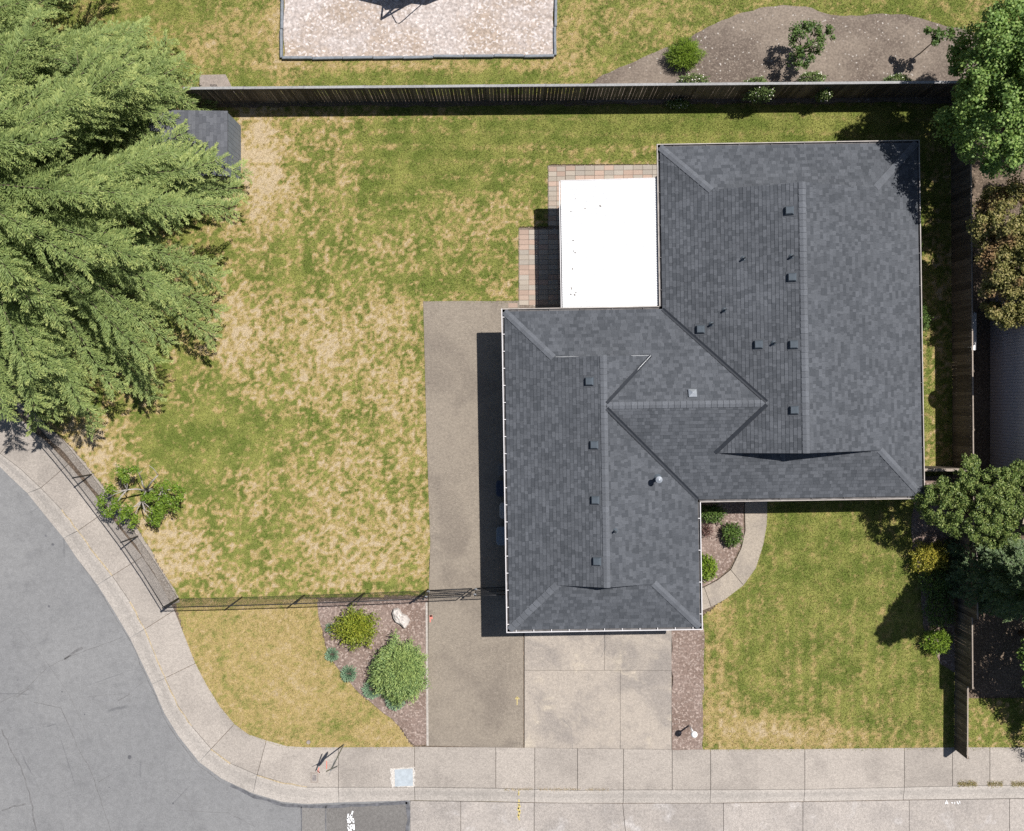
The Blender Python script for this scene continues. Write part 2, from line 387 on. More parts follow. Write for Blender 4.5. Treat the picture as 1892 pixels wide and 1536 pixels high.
def mk_wood(name, c1, c2, rv=(0.68, 1.35)):
    t = NT(name)
    p = t.n('Mapping', {'Vector': t.pos(), 'Scale': (9, 9, 1.2)}).outputs[0]
    col = t.mix(t.step(t.noise(2.0, 4, 0.6, vec=p), 0.3, 0.7), c1, c2)
    col = t.scale(col, t.step(t.rand(), 0, 1, *rv)); return t.done(col, 0.9, 0.2)
M['fence'] = mk_wood('weathered_cedar', (0.085, 0.066, 0.05), (0.135, 0.112, 0.09))
M['fence_cap'] = mk_wood('grey_cap_rail', (0.22, 0.218, 0.215), (0.31, 0.305, 0.30), (0.93, 1.08))
M['fence_cap2'] = mk_wood('tan_cap_rail', (0.25, 0.205, 0.17), (0.33, 0.28, 0.235), (0.9, 1.1))
def mk_paver():
    t = NT('paver'); k = t.rand()
    col = t.mix(t.step(k, 0.58, 0.64), (0.325, 0.28, 0.23), (0.35, 0.258, 0.205))
    col = t.mix(t.step(k, 0.28, 0.3), (0.31, 0.272, 0.23), col)
    col = t.scale(col, t.step(t.math('FRACT', t.math('MULTIPLY', k, 7.3)), 0, 1, 0.88, 1.1))
    col = t.scale(col, t.step(t.noise(40, 3, 0.7), 0.2, 0.8, 0.75, 1.25)); return t.done(col, 0.9, 0.2)
M['paver'] = mk_paver()

# ------------------------------------------------------------------ ground, road, kerb, pavement
big = MB().add([(-400, -400, -0.2), (400, -400, -0.2), (400, 400, -0.2), (-400, 400, -0.2)], [(0, 1, 2, 3)])
struct('ground', big.mesh('ground'), M['ground'])

J = {1, 3, 5, 7, 9, 11, 14, 16, 19}
KIG = [((-130, 705), (-85, 652), (-150, 722)), ((-60, 775), (-13, 722), (-78, 792)), ((0, 838), (46, 782), (-20, 846)), ((39, 868), (88, 818), (14, 880)), ((75, 902), (126, 858), (48, 912)),
       ((114, 942), (165, 903), (88, 962)), ((144, 981), (197, 944), (115, 995)), ((168, 1014), (222, 978), (138, 1030)), ((207, 1064), (263, 1029), (178, 1082)),
       ((240, 1112), (300, 1085), (210, 1133)), ((267, 1163), (322, 1128), (238, 1180)), ((285, 1208), (341, 1175), (258, 1222)), ((305, 1253), (361, 1226), (279, 1266)),
       ((328, 1303), (383, 1268), (302, 1320)), ((354, 1342), (406, 1305), (328, 1362)), ((390, 1384), (433, 1338), (366, 1410)), ((426, 1411), (459, 1357), (408, 1441)),
       ((475, 1432), (492, 1368), (466, 1468)), ((524, 1447), (531, 1379), (520, 1484)), ((567, 1455), (570, 1381), (567, 1488)), ((625, 1455), (625, 1381), (625, 1485))]
JI = [0, 2, 4, 6, 8, 10, 12, 15, 17, 20]            # joints on the curve
straight = [(766, 1455, 1380, 1481), (916, 1457, 1381, 1483), (988, 1459, 1382, 1485), (1067, 1461, 1383, 1486), (1152, 1460, 1384, 1486), (1242, 1460, 1385, 1486), (1313, 1460, 1385, 1486),
            (1487, 1459, 1384, 1483), (1671, 1455, 1382, 1480), (1760, 1453, 1381, 1479), (1829, 1452, 1381, 1478), (1905, 1451, 1381, 1477), (2060, 1449, 1381, 1475)]
for (x, k, i, g) in straight:
    KIG.append(((x, k), (x, i), (x, g))); JI.append(len(KIG) - 1)
Kp = G([a[0] for a in KIG]); Ip = G([a[1] for a in KIG]); Gp = G([a[2] for a in KIG])

# road sheet under the lot block
rd = MB().add([(-90, -90, -0.13), (at(757, 0).x, -90, -0.13), (at(757, 0).x, 30, -0.13), (-90, 30, -0.13)], [(0, 1, 2, 3)])
road = struct('road', rd.mesh('road'), M['asphalt'])
lot = Kp + G([(2900, 1449), (2900, -900), (-900, -900), (-900, -60)])
struct('lot_soil', MB().prism(lot, -0.19, -0.06).mesh('lot_soil'), M['soil'])

walk_root = struct('pavement', MB().prism(Kp[:] + Ip[::-1], -0.12, -0.045).mesh('pavement_bed'), M['soil'])
kerb_root = struct('kerb', MB().prism([(p[0], p[1]) for p in Gp] + Kp[::-1], -0.19, -0.15).mesh('kerb_bed'), M['soil'])
def shrink(poly, d=0.009):
    a = sum(poly[i][0] * poly[(i + 1) % len(poly)][1] - poly[(i + 1) % len(poly)][0] * poly[i][1] for i in range(len(poly)))
    return inset(poly if a > 0 else poly[::-1], d)
for a, b in zip(JI[:-1], JI[1:]):
    poly = Kp[a:b + 1] + Ip[a:b + 1][::-1]
    dz = random.uniform(-0.004, 0.004)
    link('slab', MB().prism(shrink(poly), -0.1, dz, 0.008).mesh('slab'), M['sidewalk'], walk_root)
    if (b in (22, 24, 26, 28)) : pass
KJ = [0, 2, 4, 6, 8, 10, 12, 15, 17, 20, 21, 23, 25, 27, 28, 29, 32, 33]
prof = [(0.0, -0.15), (0.0, -0.005), (0.12, -0.008), (0.25, -0.02), (0.45, -0.06), (0.62, -0.092), (0.8, -0.108), (1.0, -0.118), (1.0, -0.19)]
for a, b in zip(KJ[:-1], KJ[1:]):
    mb = MB(); vs = []; n = b - a + 1
    for i in range(a, b + 1):
        k = Vector(Kp[i]); g = Vector(Gp[i])
        if i == a: k2, g2 = Vector(Kp[i + 1]), Vector(Gp[i + 1]); k = k + (k2 - k).normalized() * 0.009; g = g + (g2 - g).normalized() * 0.009
        if i == b: k2, g2 = Vector(Kp[i - 1]), Vector(Gp[i - 1]); k = k + (k2 - k).normalized() * 0.009; g = g + (g2 - g).normalized() * 0.009
        k = k + (g - k) * 0.014
        for (t_, z) in prof: p = k.lerp(g, t_); vs.append((p.x, p.y, z))
    m_ = len(prof)
    fs = [(i * m_ + j, i * m_ + j + 1, (i + 1) * m_ + j + 1, (i + 1) * m_ + j) for i in range(n - 1) for j in range(m_ - 1)]
    fs += [tuple(range(m_))[::-1], tuple(range((n - 1) * m_, n * m_))]
    mb.add(vs, fs); link('kerb_segment', mb.mesh('kerb_segment'), M['kerb'], kerb_root)

# concrete carriageway on the right
cx = [757, 851, 987, (1151, 1166), 1338, 1485, 1682, 1868, 2080]
def pick(c, i): return c[i] if isinstance(c, tuple) else c
cw = struct('carriageway', MB().prism(G([(757, 1487), (2080, 1478), (2080, 1900), (757, 1900)]), -0.3, -0.16).mesh('carriageway_bed'), M['soil'])
def gy(x): return np.interp(x, [a[2][0] for a in KIG[19:]], [a[2][1] for a in KIG[19:]])
for a, b in zip(cx[:-1], cx[1:]):
    a0, a1, b0, b1 = pick(a, 0), pick(a, 1), pick(b, 0), pick(b, 1)
    link('street_panel', MB().prism(shrink(G([(a0, gy(a0) + 1), (b0, gy(b0) + 1), (b1, 1640), (a1, 1640)])), -0.25, -0.118 + random.uniform(-.003, .003), 0.008).mesh('street_panel'), M['street_panel'], cw)
    link('street_panel', MB().prism(shrink(G([(a1, 1640), (b1, 1640), (b1, 1850), (a1, 1850)])), -0.25, -0.118 + random.uniform(-.003, .003), 0.008).mesh('street_panel'), M['street_panel'], cw)

def ribbon(mb, pts, w, z, wob=0.0):
    pts = [Vector(p) for p in pts]; L = []; Rr = []
    fine = []
    for a, b in zip(pts[:-1], pts[1:]):
        n = max(1, int((b - a).length / 0.25))
        fine += [a.lerp(b, i / n) for i in range(n)]
    fine.append(pts[-1])
    for i, p in enumerate(fine):
        d = (fine[min(i + 1, len(fine) - 1)] - fine[max(i - 1, 0)]).normalized(); s = Vector((-d.y, d.x))
        c = p + s * random.uniform(-wob, wob); ww = w * random.uniform(0.6, 1.3) / 2
        L.append(c + s * ww); Rr.append(c - s * ww)
    n = len(fine); vs = [(p.x, p.y, z) for p in L] + [(p.x, p.y, z) for p in Rr]
    mb.add(vs, [(n + i, n + i + 1, i + 1, i) for i in range(n - 1)]); return mb
# darker asphalt patches beside the concrete, sealed seams, cracks
for (a, b) in ((557, 600), (602, 752)):
    link('asphalt_patch', MB().prism(G([(a, 1492), (b, 1489), (b, 1700), (a, 1700)]), -0.14, -0.125).mesh('asphalt_patch'), M['asphalt_patch'], road)
seams = [([(425, 1453), (470, 1475), (520, 1489), (556, 1493), (600, 1493), (660, 1490), (752, 1485)], 0.13, 0.02), ([(752, 1484), (755, 1505), (752, 1540), (753, 1700)], 0.16, 0.03), ([(556, 1493), (556, 1540), (556, 1640)], 0.05, 0.01),
         ([(601, 1492), (600, 1560), (600, 1640)], 0.03, 0.012)]
for p, w, wob in seams:
    link('tar_seam', ribbon(MB(), G(p), w, -0.119, wob).mesh('tar_seam'), M['tar'], road)
cr = [([(-40, 1320), (45, 1275), (85, 1235), (125, 1215), (190, 1192), (225, 1178)], 0.018), ([(115, 1218), (150, 1198)], 0.09), ([(28, 1290), (50, 1274)], 0.08), ([(0, 1498), (45, 1488)], 0.06), ([(215, 1295), (238, 1285)], 0.05),
      ([(60, 1300), (110, 1310), (140, 1380), (165, 1425), (190, 1500), (205, 1545)], 0.025), ([(0, 1350), (40, 1430), (55, 1480), (66, 1545)], 0.05), ([(30, 1160), (80, 1220), (125, 1285), (160, 1360)], 0.012),
      ([(120, 1000), (150, 1045), (182, 1092), (214, 1146), (244, 1196), (262, 1240), (280, 1276), (300, 1325), (326, 1368), (360, 1412), (405, 1447)], 0.03), ([(180, 1448), (205, 1432)], 0.03), ([(330, 1500), (420, 1505), (470, 1530)], 0.015), ([(300, 1450), (345, 1480), (360, 1530)], 0.012),
      ([(150, 1290), (235, 1283), (262, 1262)], 0.01)]
for p, w in cr:
    link('crack', ribbon(MB(), G(p), w, -0.1255, w * 0.9).mesh('crack'), M['crack'], road)
for (x, y, r) in ((82, 991, 2.2), (95, 1007, 3.0), (88, 1122, 2.6), (237, 1401, 4), (318, 1487, 2), (30, 1258, 1.5), (154, 1322, 1.8), (112, 1280, 1.5)):
    p = at(x, y); q = [(p.x + r / 44 * random.uniform(.7, 1.2) * math.cos(a * .785), p.y + r / 44 * random.uniform(.7, 1.2) * math.sin(a * .785), -0.1255) for a in range(8)]
    link('oil_spot', MB().add(q, [tuple(range(8))]).mesh('oil_spot'), M['tar'], road)

# driveway, parking strip, walk, beds
drive = struct('driveway', MB().prism(G([(968, 1080), (1241, 1080), (1241, 1385), (968, 1383)]), -0.12, -0.05).mesh('driveway_bed'), M['soil'])
for q in ([(969, 1080), (1117, 1080), (1117, 1239), (969, 1239)], [(1117, 1080), (1241, 1080), (1241, 1239), (1117, 1239)], [(969, 1239), (1146, 1239), (1146, 1384), (969, 1382)], [(1146, 1239), (1241, 1239), (1241, 1385), (1146, 1384)]):
    link('slab', MB().prism(shrink(G(q), 0.005), -0.1, 0.006, 0.006).mesh('slab'), M['drive'], drive)
for p, w in (([(1117, 1170), (1119, 1195), (1110, 1215)], .012), ([(1058, 1385), (1057, 1350), (1050, 1340), (1040, 1330)], .01), ([(1088, 1250), (1084, 1270)], .008)):
    link('crack', ribbon(MB(), G(p), w, 0.0075, 0.02).mesh('crack'), M['tar'], drive)
strip_px = [(782, 557), (860, 556), (917, 557), (960, 557), (960, 1140), (967, 1140), (967, 1382), (790, 1378), (792, 1110), (795, 1000), (788, 800)]
struct('parking_strip', MB().prism(G(strip_px), -0.1, 0.002).mesh('parking_strip'), M['aggregate'])
struct('edging', MB().prism(G([(786.5, 1113), (790, 1113), (792, 1378), (788, 1378)]), -0.1, 0.02).mesh('edging'), M['kerb'])
wo = [(1418, 860), (1418, 949), (1417, 970), (1411, 1005), (1397, 1050), (1374, 1082), (1340, 1108), (1314, 1122), (1285, 1134), (1262, 1142)]
wi = [(1376, 860), (1376, 949), (1377, 980), (1370, 1012), (1352, 1050), (1350, 1053), (1326, 1072), (1301, 1085), (1280, 1095), (1262, 1102)]
path = struct('footpath', MB().prism(G(wo + wi[::-1]), -0.12, -0.06).mesh('footpath_bed'), M['soil'])
for a, b in ((0, 1), (1, 5), (5, 7), (7, 9)):
    link('slab', MB().prism(shrink(G(wo[a:b + 1] + wi[a:b + 1][::-1]), 0.008), -0.1, 0.004, 0.008).mesh('slab'), M['walk'], path)

bed_px = [(586, 1112), (790, 1105), (789, 1378), (766, 1379), (755, 1370), (742, 1348), (724, 1327), (695, 1306), (662, 1280), (641, 1255), (618, 1226), (603, 1200), (597, 1170), (590, 1140)]
strip2_px = [(1242, 1130), (1300, 1130), (1299, 1387), (1242, 1386)]
entry_px = [(1270, 900), (1374.5, 900), (1375, 950), (1375.5, 980), (1368.5, 1011), (1350, 1049), (1325, 1070.5), (1300, 1083), (1262, 1100)]
rbed_px = [(1690, 880), (1772, 880), (1772, 1240), (1762, 1243), (1738, 1228), (1722, 1200), (1708, 1165), (1704, 1120), (1700, 1075), (1690, 1030), (1684, 990)]
dirt_px = [(1085, 156), (1144, 124), (1209, 99), (1262, 78), (1295, 56), (1320, 45), (1359, 28), (1402, 15), (1445, 11), (1500, 15), (1535, 28), (1561, 31), (1616, 27), (1659, 27), (1702, 34), (1745, 47), (1805, 64), (1870, 100), (1900, 190), (1085, 190)]
def dome(name, px, mat, z=0.004, amp=0.03, step=0.22):
    """bed surface: gently uneven sheet with a feathered rim"""
    poly = G(px); xs = [p[0] for p in poly]; ys = [p[1] for p in poly]
    # dense rim
    rim = []
    for i in range(len(poly)):
        a = Vector(poly[i]); b = Vector(poly[(i + 1) % len(poly)]); n = max(1, int((b - a).length / 0.25))
        for k in range(n):
            p = a.lerp(b, k / n); d = (b - a).normalized(); s = Vector((-d.y, d.x)); p = p + s * (vnoise(np.array([p.x]), np.array([p.y]), 2.2, 5)[0] - 0.5) * 0.12
            rim.append((p.x, p.y))
    return MB().prism(rim, -0.1, z).mesh(name)
for nm, px, mt, z in (('corner_bed', bed_px, 'mulch', 0.006), ('drive_bed', strip2_px, 'mulch', 0.001), ('entry_bed', entry_px, 'mulch', 0.001), ('fence_bed', rbed_px, 'mulch', 0.006), ('garden_bed', dirt_px, 'dirt', 0.02)):
    struct(nm, dome(nm, px, mt, z), M[mt])
struct('fence_soil', dome('fence_soil', [(340, 176), (1765, 172), (1765, 190), (340, 199)], 'soil', -0.003), M['soil'])
struct('verge_soil', dome('verge_soil', [(-20, 706), (44, 768), (126, 845), (190, 925), (252, 1008), (318, 1118), (334, 1112), (262, 990), (198, 908), (134, 828), (50, 750), (-12, 690)], 'soil', -0.003), M['verge'])

# playground and its border of four-foot plastic timbers
play_px = [(524, -320), (1024, -320), (1023, 103), (525, 108)]
pg = struct('playground_chips', dome('playground_chips', play_px, 'chips', 0.03), M['chips'])
def border_run(a, b, n):
    a = Vector(G([a])[0]); b = Vector(G([b])[0])
    for i in range(n):
        p = a.lerp(b, i / n); q = a.lerp(b, (i + 1) / n); d = (q - p).normalized()
        p = p + d * 0.012; q = q - d * 0.012; s = Vector((-d.y, d.x)); off = s * random.uniform(-.03, .03)
        p += off; q += off * 0.3
        poly = [tuple(p + s * .055), tuple(p - s * .055), tuple(q - s * .055), tuple(q + s * .055)]
        link('border_timber', MB().prism(poly, -0.1, 0.15 + random.uniform(-.01, .01), 0.025).mesh('border_timber'), M['plastic_edge'], pg)
border_run((522, 109), (1024, 104.5), 9); border_run((521, -320), (521, 109), 8); border_run((1027, -320), (1026, 104), 8)

# ------------------------------------------------------------------ lawns
def blob(px, py, L):
    s = np.zeros_like(px)
    for (cx_, cy_, rx, ry, a) in L:
        s = s + a * np.exp(-(((px - cx_) / rx) ** 2 + ((py - cy_) / ry) ** 2))
    return s
DRY_SIDE = [(470, 260, 55, 75, 1.0), (495, 345, 50, 70, .85), (480, 430, 60, 60, .3), (620, 240, 35, 60, .4), (640, 320, 30, 50, .35), (560, 215, 80, 20, .15), (700, 450, 60, 30, .25), (880, 410, 90, 50, .28), (830, 450, 60, 50, .15),
            (500, 600, 100, 60, .38), (640, 590, 90, 45, .3), (740, 590, 50, 40, .4), (430, 560, 50, 70, .35), (600, 660, 80, 50, .3), (690, 720, 110, 60, .35), (760, 760, 40, 120, .35), (520, 720, 90, 50, .18), (420, 640, 60, 50, .3),
            (150, 800, 60, 40, .75), (200, 850, 50, 40, .6), (230, 920, 60, 60, .35), (330, 1040, 90, 60, .65), (290, 990, 50, 50, .5), (420, 1070, 90, 30, .3), (660, 1010, 90, 55, .55), (740, 950, 60, 60, .4), (600, 930, 60, 50, .3), (720, 1060, 60, 35, .3), (620, 1080, 50, 20, .5),
            (470, 930, 15, 50, .3), (780, 1000, 14, 120, .35), (560, 840, 80, 50, .2), (660, 850, 60, 40, .25), (460, 880, 80, 40, .15), (560, 1020, 60, 30, .1), (1130, 300, 120, 10, .1),
            (800, 290, 190, 85, -.26), (940, 360, 60, 60, -.1), (1300, 225, 400, 45, -.34), (320, 790, 90, 55, -.25), (380, 880, 100, 60, -.18), (430, 800, 90, 60, -.1), (720, 1078, 60, 18, -.3), (560, 780, 90, 60, -.06), (600, 480, 90, 45, -.05), (1715, 700, 60, 150, .12), (720, 215, 200, 12, .14)]
DRY_FRONT = [(1400, 1350, 110, 40, .5), (1330, 1190, 25, 110, .35), (1500, 1360, 120, 30, .35), (1620, 1370, 90, 22, .2), (1330, 1330, 40, 60, .3), (1720, 1370, 30, 20, .25), (1560, 1150, 200, 150, -.06), (1500, 960, 120, 40, -.12), (1410, 1120, 50, 40, .08)]
DRY_CORNER = [ (620, 1180, 50, 80, -.05), (540, 1260, 60, 60, .12), (720, 1355, 50, 25, .12), (640, 1330, 60, 50, -.12), (420, 1160, 60, 40, -.06)]
DRY_PARK = [(520, 70, 32, 200, .4), (1045, 60, 40, 120, .35), (770, 122, 280, 13, .45), (430, 60, 60, 60, .3), (1150, 30, 60, 40, .25), (1240, 70, 70, 25, .25), (360, 110, 60, 50, .2), (640, 150, 300, 18, -.25), (930, 140, 120, 20, -.15), (1800, 20, 60, 30, .15), (1600, 5, 200, 30, -.15), (300, 30, 60, 60, -.1)]
def dryness(x, y, blobs, base, stripe=None, seed=1, k=1.0):
    px, py = topx(x, y)
    b = base + .6 * blob(px, py, blobs)
    n = 0.34 * k * (fbm(x, y, 0.5, seed, 3) - .5) + 0.85 * k * (fbm(x, y, 4.2, seed + 50, 3) - .5) + 0.85 * k * (vnoise(x, y, 9.5, seed + 90) - .5)
    calm = np.exp(-((py - 228) / 42) ** 2) * (px > 880) + .75 * np.exp(-((px - 790) / 170) ** 2 - ((py - 300) / 75) ** 2)
    if stripe == 'h': n = n * (1 - .6 * np.clip(calm, 0, 1))
    d = b + n
    d = 1 / (1 + np.exp(-(d - 0.5) * 5.2))
    if stripe == 'v': d = d + 0.10 * np.sin(px / 44 * 2 * math.pi / 0.55 + 2 * vnoise(x, y, .3, 3)) * vnoise(x, y, .25, 8)
    if stripe == 'h':
        w = np.exp(-((py - 270) / 110) ** 2) * (px > 650)
        d = d + 0.12 * w * np.sin(py / 44 * 2 * math.pi / 0.62 + vnoise(x, y, .25, 4) * 2.5)
    return np.clip(d, 0, 1)
def lawn(name, px, holes, blobs, base, stripe, seed, dens, label, zz=-0.02, k=1.0):
    poly = G(px); hp = [inset_any(G(h), 0.06) for h in holes]
    xs = [p[0] for p in poly]; ys = [p[1] for p in poly]; st = 0.09
    nx = int((max(xs) - min(xs)) / st) + 2; ny = int((max(ys) - min(ys)) / st) + 2
    gx, gyy = np.meshgrid(min(xs) + np.arange(nx) * st, min(ys) + np.arange(ny) * st, indexing='ij')
    cxx = gx[:-1, :-1] + st / 2; cyy = gyy[:-1, :-1] + st / 2
    keep = inpoly(cxx, cyy, poly)
    for h in hp: keep &= ~inpoly(cxx, cyy, h)
    idx = np.arange(nx * ny).reshape(nx, ny)
    F = np.stack([idx[:-1, :-1][keep], idx[1:, :-1][keep], idx[1:, 1:][keep], idx[:-1, 1:][keep]], 1)
    d = dryness(gx, gyy, blobs, base, stripe, seed, k)
    V = np.stack([gx.ravel(), gyy.ravel(), (zz + 0.012 * (fbm(gx, gyy, 0.8, 3) - .5)).ravel()], 1)
    used = np.unique(F); remap = np.zeros(nx * ny, int); remap[used] = np.arange(len(used))
    m = np_mesh(name, V[used], remap[F], point_attrs={'dry': d.ravel()[used]})
    struct(name, m, M['lawn'])
    # blades
    n = int((max(xs) - min(xs)) * (max(ys) - min(ys)) * dens)
    x = rng.uniform(min(xs), max(xs), n); y = rng.uniform(min(ys), max(ys), n)
    kp = inpoly(x, y, poly)
    for h in hp: kp &= ~inpoly(x, y, h)
    x = x[kp]; y = y[kp]; bx, by = topx(x, y)
    vis = (bx > -60) & (bx < 1950) & (by > -60) & (by < 1600); x = x[vis]; y = y[vis]
    d = dryness(x, y, blobs, base, stripe, seed, k); d = np.clip(d + rng.normal(0, .09, len(x)), 0, 1)
    kp = rng.random(len(x)) > 0.55 * np.clip((d - .45) * 2, 0, 1); x = x[kp]; y = y[kp]; d = d[kp]; n = len(x)
    a = rng.uniform(0, 2 * math.pi, n); L = rng.uniform(.05, .095, n) * (1.12 - .5 * d); til = rng.uniform(.35, 1.25, n); w = rng.uniform(.008, .016, n)
    dx, dy, dz = np.sin(til) * np.cos(a), np.sin(til) * np.sin(a), np.cos(til)
    sx, sy = -np.sin(a) * w, np.cos(a) * w
    z0 = np.full(n, zz - .004)
    V = np.empty((n, 3, 3)); V[:, 0] = np.stack([x - sx, y - sy, z0], 1); V[:, 1] = np.stack([x + sx, y + sy, z0], 1); V[:, 2] = np.stack([x + dx * L, y + dy * L, z0 + dz * L], 1)
    m = np_mesh('grass', V.reshape(-1, 3), np.arange(3 * n).reshape(n, 3), face_attrs={'dry': d, 'tone': rng.random(n)})
    o = link('grass', m, M['blade']); tag(o, label, 'grass', kind='stuff'); return o
def inset_any(poly, d):
    a = sum(poly[i][0] * poly[(i + 1) % len(poly)][1] - poly[(i + 1) % len(poly)][0] * poly[i][1] for i in range(len(poly)))
    return inset(poly if a > 0 else poly[::-1], d)
wall_px = [(960, 560), (1225, 560), (1225, 290), (1655, 280), (1662, 900), (1300, 905), (1300, 1130), (960, 1140)]
side_px = [(-12, 690), (50, 750), (134, 828), (198, 908), (262, 990), (333, 1112), (790, 1100), (797, 1000), (790, 800), (784, 558), (917, 560), (960, 560), (960, 420), (1014, 420), (1014, 304), (1235, 304), (1235, 290), (1655, 285), (1662, 872), (1762, 872), (1762, 182), (-12, 190)]
lawn('side_lawn', side_px, [], DRY_SIDE, 0.275, 'h', 11, 700, 'patchy green and straw dry grass of the big side yard inside the chain link fence')
front_px = [(1298, 1140), (1335, 1110), (1372, 1081), (1395, 1050), (1409, 1005), (1416, 970), (1416, 870), (1766, 870), (1766, 1250), (1768, 1386), (1298, 1388)]
lawn('front_lawn', front_px, [rbed_px], DRY_FRONT, 0.25, 'v', 23, 750, 'mown green grass of the front lawn right of the driveway', k=0.48)
corner_px = [(322, 1108), (587, 1106), (592, 1150), (600, 1190), (618, 1228), (645, 1258), (665, 1284), (700, 1310), (725, 1330), (742, 1350), (758, 1375), (768, 1383), (616, 1384), (570, 1385), (531, 1383), (492, 1372), (459, 1361), (433, 1342), (406, 1309), (383, 1272), (361, 1229), (341, 1179)]
lawn('corner_lawn', corner_px, [bed_px], DRY_CORNER, 0.52, None, 37, 750, 'golden dry grass on the street corner outside the chain link fence', k=0.35)
park_px = [(-200, -160), (2050, -160), (2050, 178), (-200, 178)]
lawn('park_lawn', park_px, [play_px, dirt_px], DRY_PARK, 0.27, None, 53, 600, 'green and tan park grass round the playground behind the board fence', k=0.6)
lawn('neighbour_lawn', [(1772, 1290), (2000, 1290), (2000, 1386), (1772, 1386)], [], [], 0.25, None, 61, 600, 'shaded grass right of the stepped board fence')

# ------------------------------------------------------------------ pavers
patio = struct('patio', MB().prism(G([(1012, 306), (1235, 304), (1235, 570), (917, 570), (917, 556), (958, 556), (958, 422), (1012, 422)]), -0.1, -0.012).mesh('patio_bed'), M['dirt'])
kk = H / FOC
def mpav(w, h):
    return MB().prism([(-w / 2, -h / 2), (w / 2, -h / 2), (w / 2, h / 2), (-w / 2, h / 2)], -0.05, 0.0, 0.006).mesh('paver')
pav_a = mpav(17.8 * kk - 0.014, 9.1 * kk - 0.014); pav_b = mpav(15.6 * kk - 0.014, 9.1 * kk - 0.014); pav_c = mpav(18.0 * kk - .014, 9.3 * kk - .014)
def pave(mesh, x0, x1, y0, y1, dx, dy, off=0.0):
    j = 0; y = y0
    while y + dy <= y1 + 1:
        x = x0 + (off if j % 2 else 0)
        while x + dx <= x1 + 1:
            p = at(x + dx / 2, y + dy / 2 - (x - 1100) * 0.012)
            link('paver', mesh, M['paver'], patio, Matrix.Translation((p.x, p.y, random.uniform(0.0, 0.006))) @ Matrix.Rotation(random.uniform(-.012, .012) + 0.012, 4, 'Z'))
            x += dx
        y += dy; j += 1
pave(pav_a, 1045, 1240, 306, 334, 17.8, 9.1)
pave(pav_b, 1013, 1046, 307, 420, 15.6, 9.1)
pave(pav_c, 959, 1105, 423, 570, 18.0, 9.3)
pave(pav_a, 921, 958, 558, 570, 17.8, 9.1)

# ------------------------------------------------------------------ the house
TH = 0.0157
def hw(u, v, z=0.0):
    c, s = math.cos(TH), math.sin(TH); return Vector((u * c - v * s, u * s + v * c, z))
def hl(x, y):
    c, s = math.cos(TH), math.sin(TH); return (x * c + y * s, -x * s + y * c)
SL, ZE = 0.36, 2.7
house = thing('house', hw(7.5, 0.3), 'single storey house with dark grey shingled hip and gable roof', 'house')
U0, U1, U2, U3 = -0.33, 5.87, 7.14, 15.95
V0, V1, V2, V3 = -9.11, -4.105, 3.385, 9.75
UL, UR, VC = (U0 + U2) / 2, (U1 + U3) / 2, (V1 + V2) / 2
GD = 1.85
planes = {  # name: (polygon in u,v ; eave point ; upslope dir)
 'N': ([(U0, V2), (U1, V2), (U1 + (V2 - VC), VC), (UL, VC), (U2 - GD, V2 - GD), (U0 + GD, V2 - GD)], (U0, V2), (0, -1)),
 'S': ([(U2, V1), (U3, V1), (U3 - GD, V1 + GD), (U1 + GD, V1 + GD), (U1 + (VC - V1), VC), (UL, VC)], (U2, V1), (0, 1)),
 'WL': ([(U0, V2), (U0 + GD, V2 - GD), (UL, V2 - GD), (UL, V0 + GD), (U0 + GD, V0 + GD), (U0, V0)], (U0, V2), (1, 0)),
 'EL': ([(U2, V1), (UL, VC), (U2 - GD, V2 - GD), (UL, V2 - GD), (UL, V0 + GD), (U2 - GD, V0 + GD), (U2, V0)], (U2, V1), (-1, 0)),
 'SL': ([(U0, V0), (U2, V0), (U2 - GD, V0 + GD), (U0 + GD, V0 + GD)], (U0, V0), (0, 1)),
 'WR': ([(U1, V3), (U1, V2), (U1 + (V2 - VC), VC), (U1 + GD, V1 + GD), (UR, V1 + GD), (UR, V3 - GD), (U1 + GD, V3 - GD)], (U1, V3), (1, 0)),
 'ER': ([(U3, V3), (U3 - GD, V3 - GD), (UR, V3 - GD), (UR, V1 + GD), (U3 - GD, V1 + GD), (U3, V1)], (U3, V3), (-1, 0)),
 'NR': ([(U1, V3), (U3, V3), (U3 - GD, V3 - GD), (U1 + GD, V3 - GD)], (U1, V3), (0, -1)),
}
def roof_z(u, v):
    L = [ZE + SL * min(u - U0, U2 - u, 99), ZE + SL * min(u - U1, U3 - u)]
    zl = zr = zc = -9
    if U0 <= u <= U2 and V0 <= v <= V2:
        h = min(u - U0, U2 - u); e = min(v - V0, V2 - v); zl = ZE + SL * (h if e >= GD else min(h, e))
    if U1 <= u <= U3 and V1 <= v <= V3:
        h = min(u - U1, U3 - u); e = min(v - V1, V3 - v); zr = ZE + SL * (h if e >= GD else min(h, e))
    if U0 + 1.5 <= u <= U3 - 1.5 and V1 <= v <= V2: zc = ZE + SL * min(v - V1, V2 - v) if UL <= u <= UR else -9
    return max(zl, zr, zc)
def plane_xy(p, ep, up):      # -> along, run
    r = (p[0] - ep[0]) * up[0] + (p[1] - ep[1]) * up[1]; a = (p[0] - ep[0]) * up[1] - (p[1] - ep[1]) * up[0]
    return a, r
def plane_uv(a, r, ep, up):
    return ep[0] + a * up[1] + r * up[0], ep[1] - a * up[0] + r * up[1]
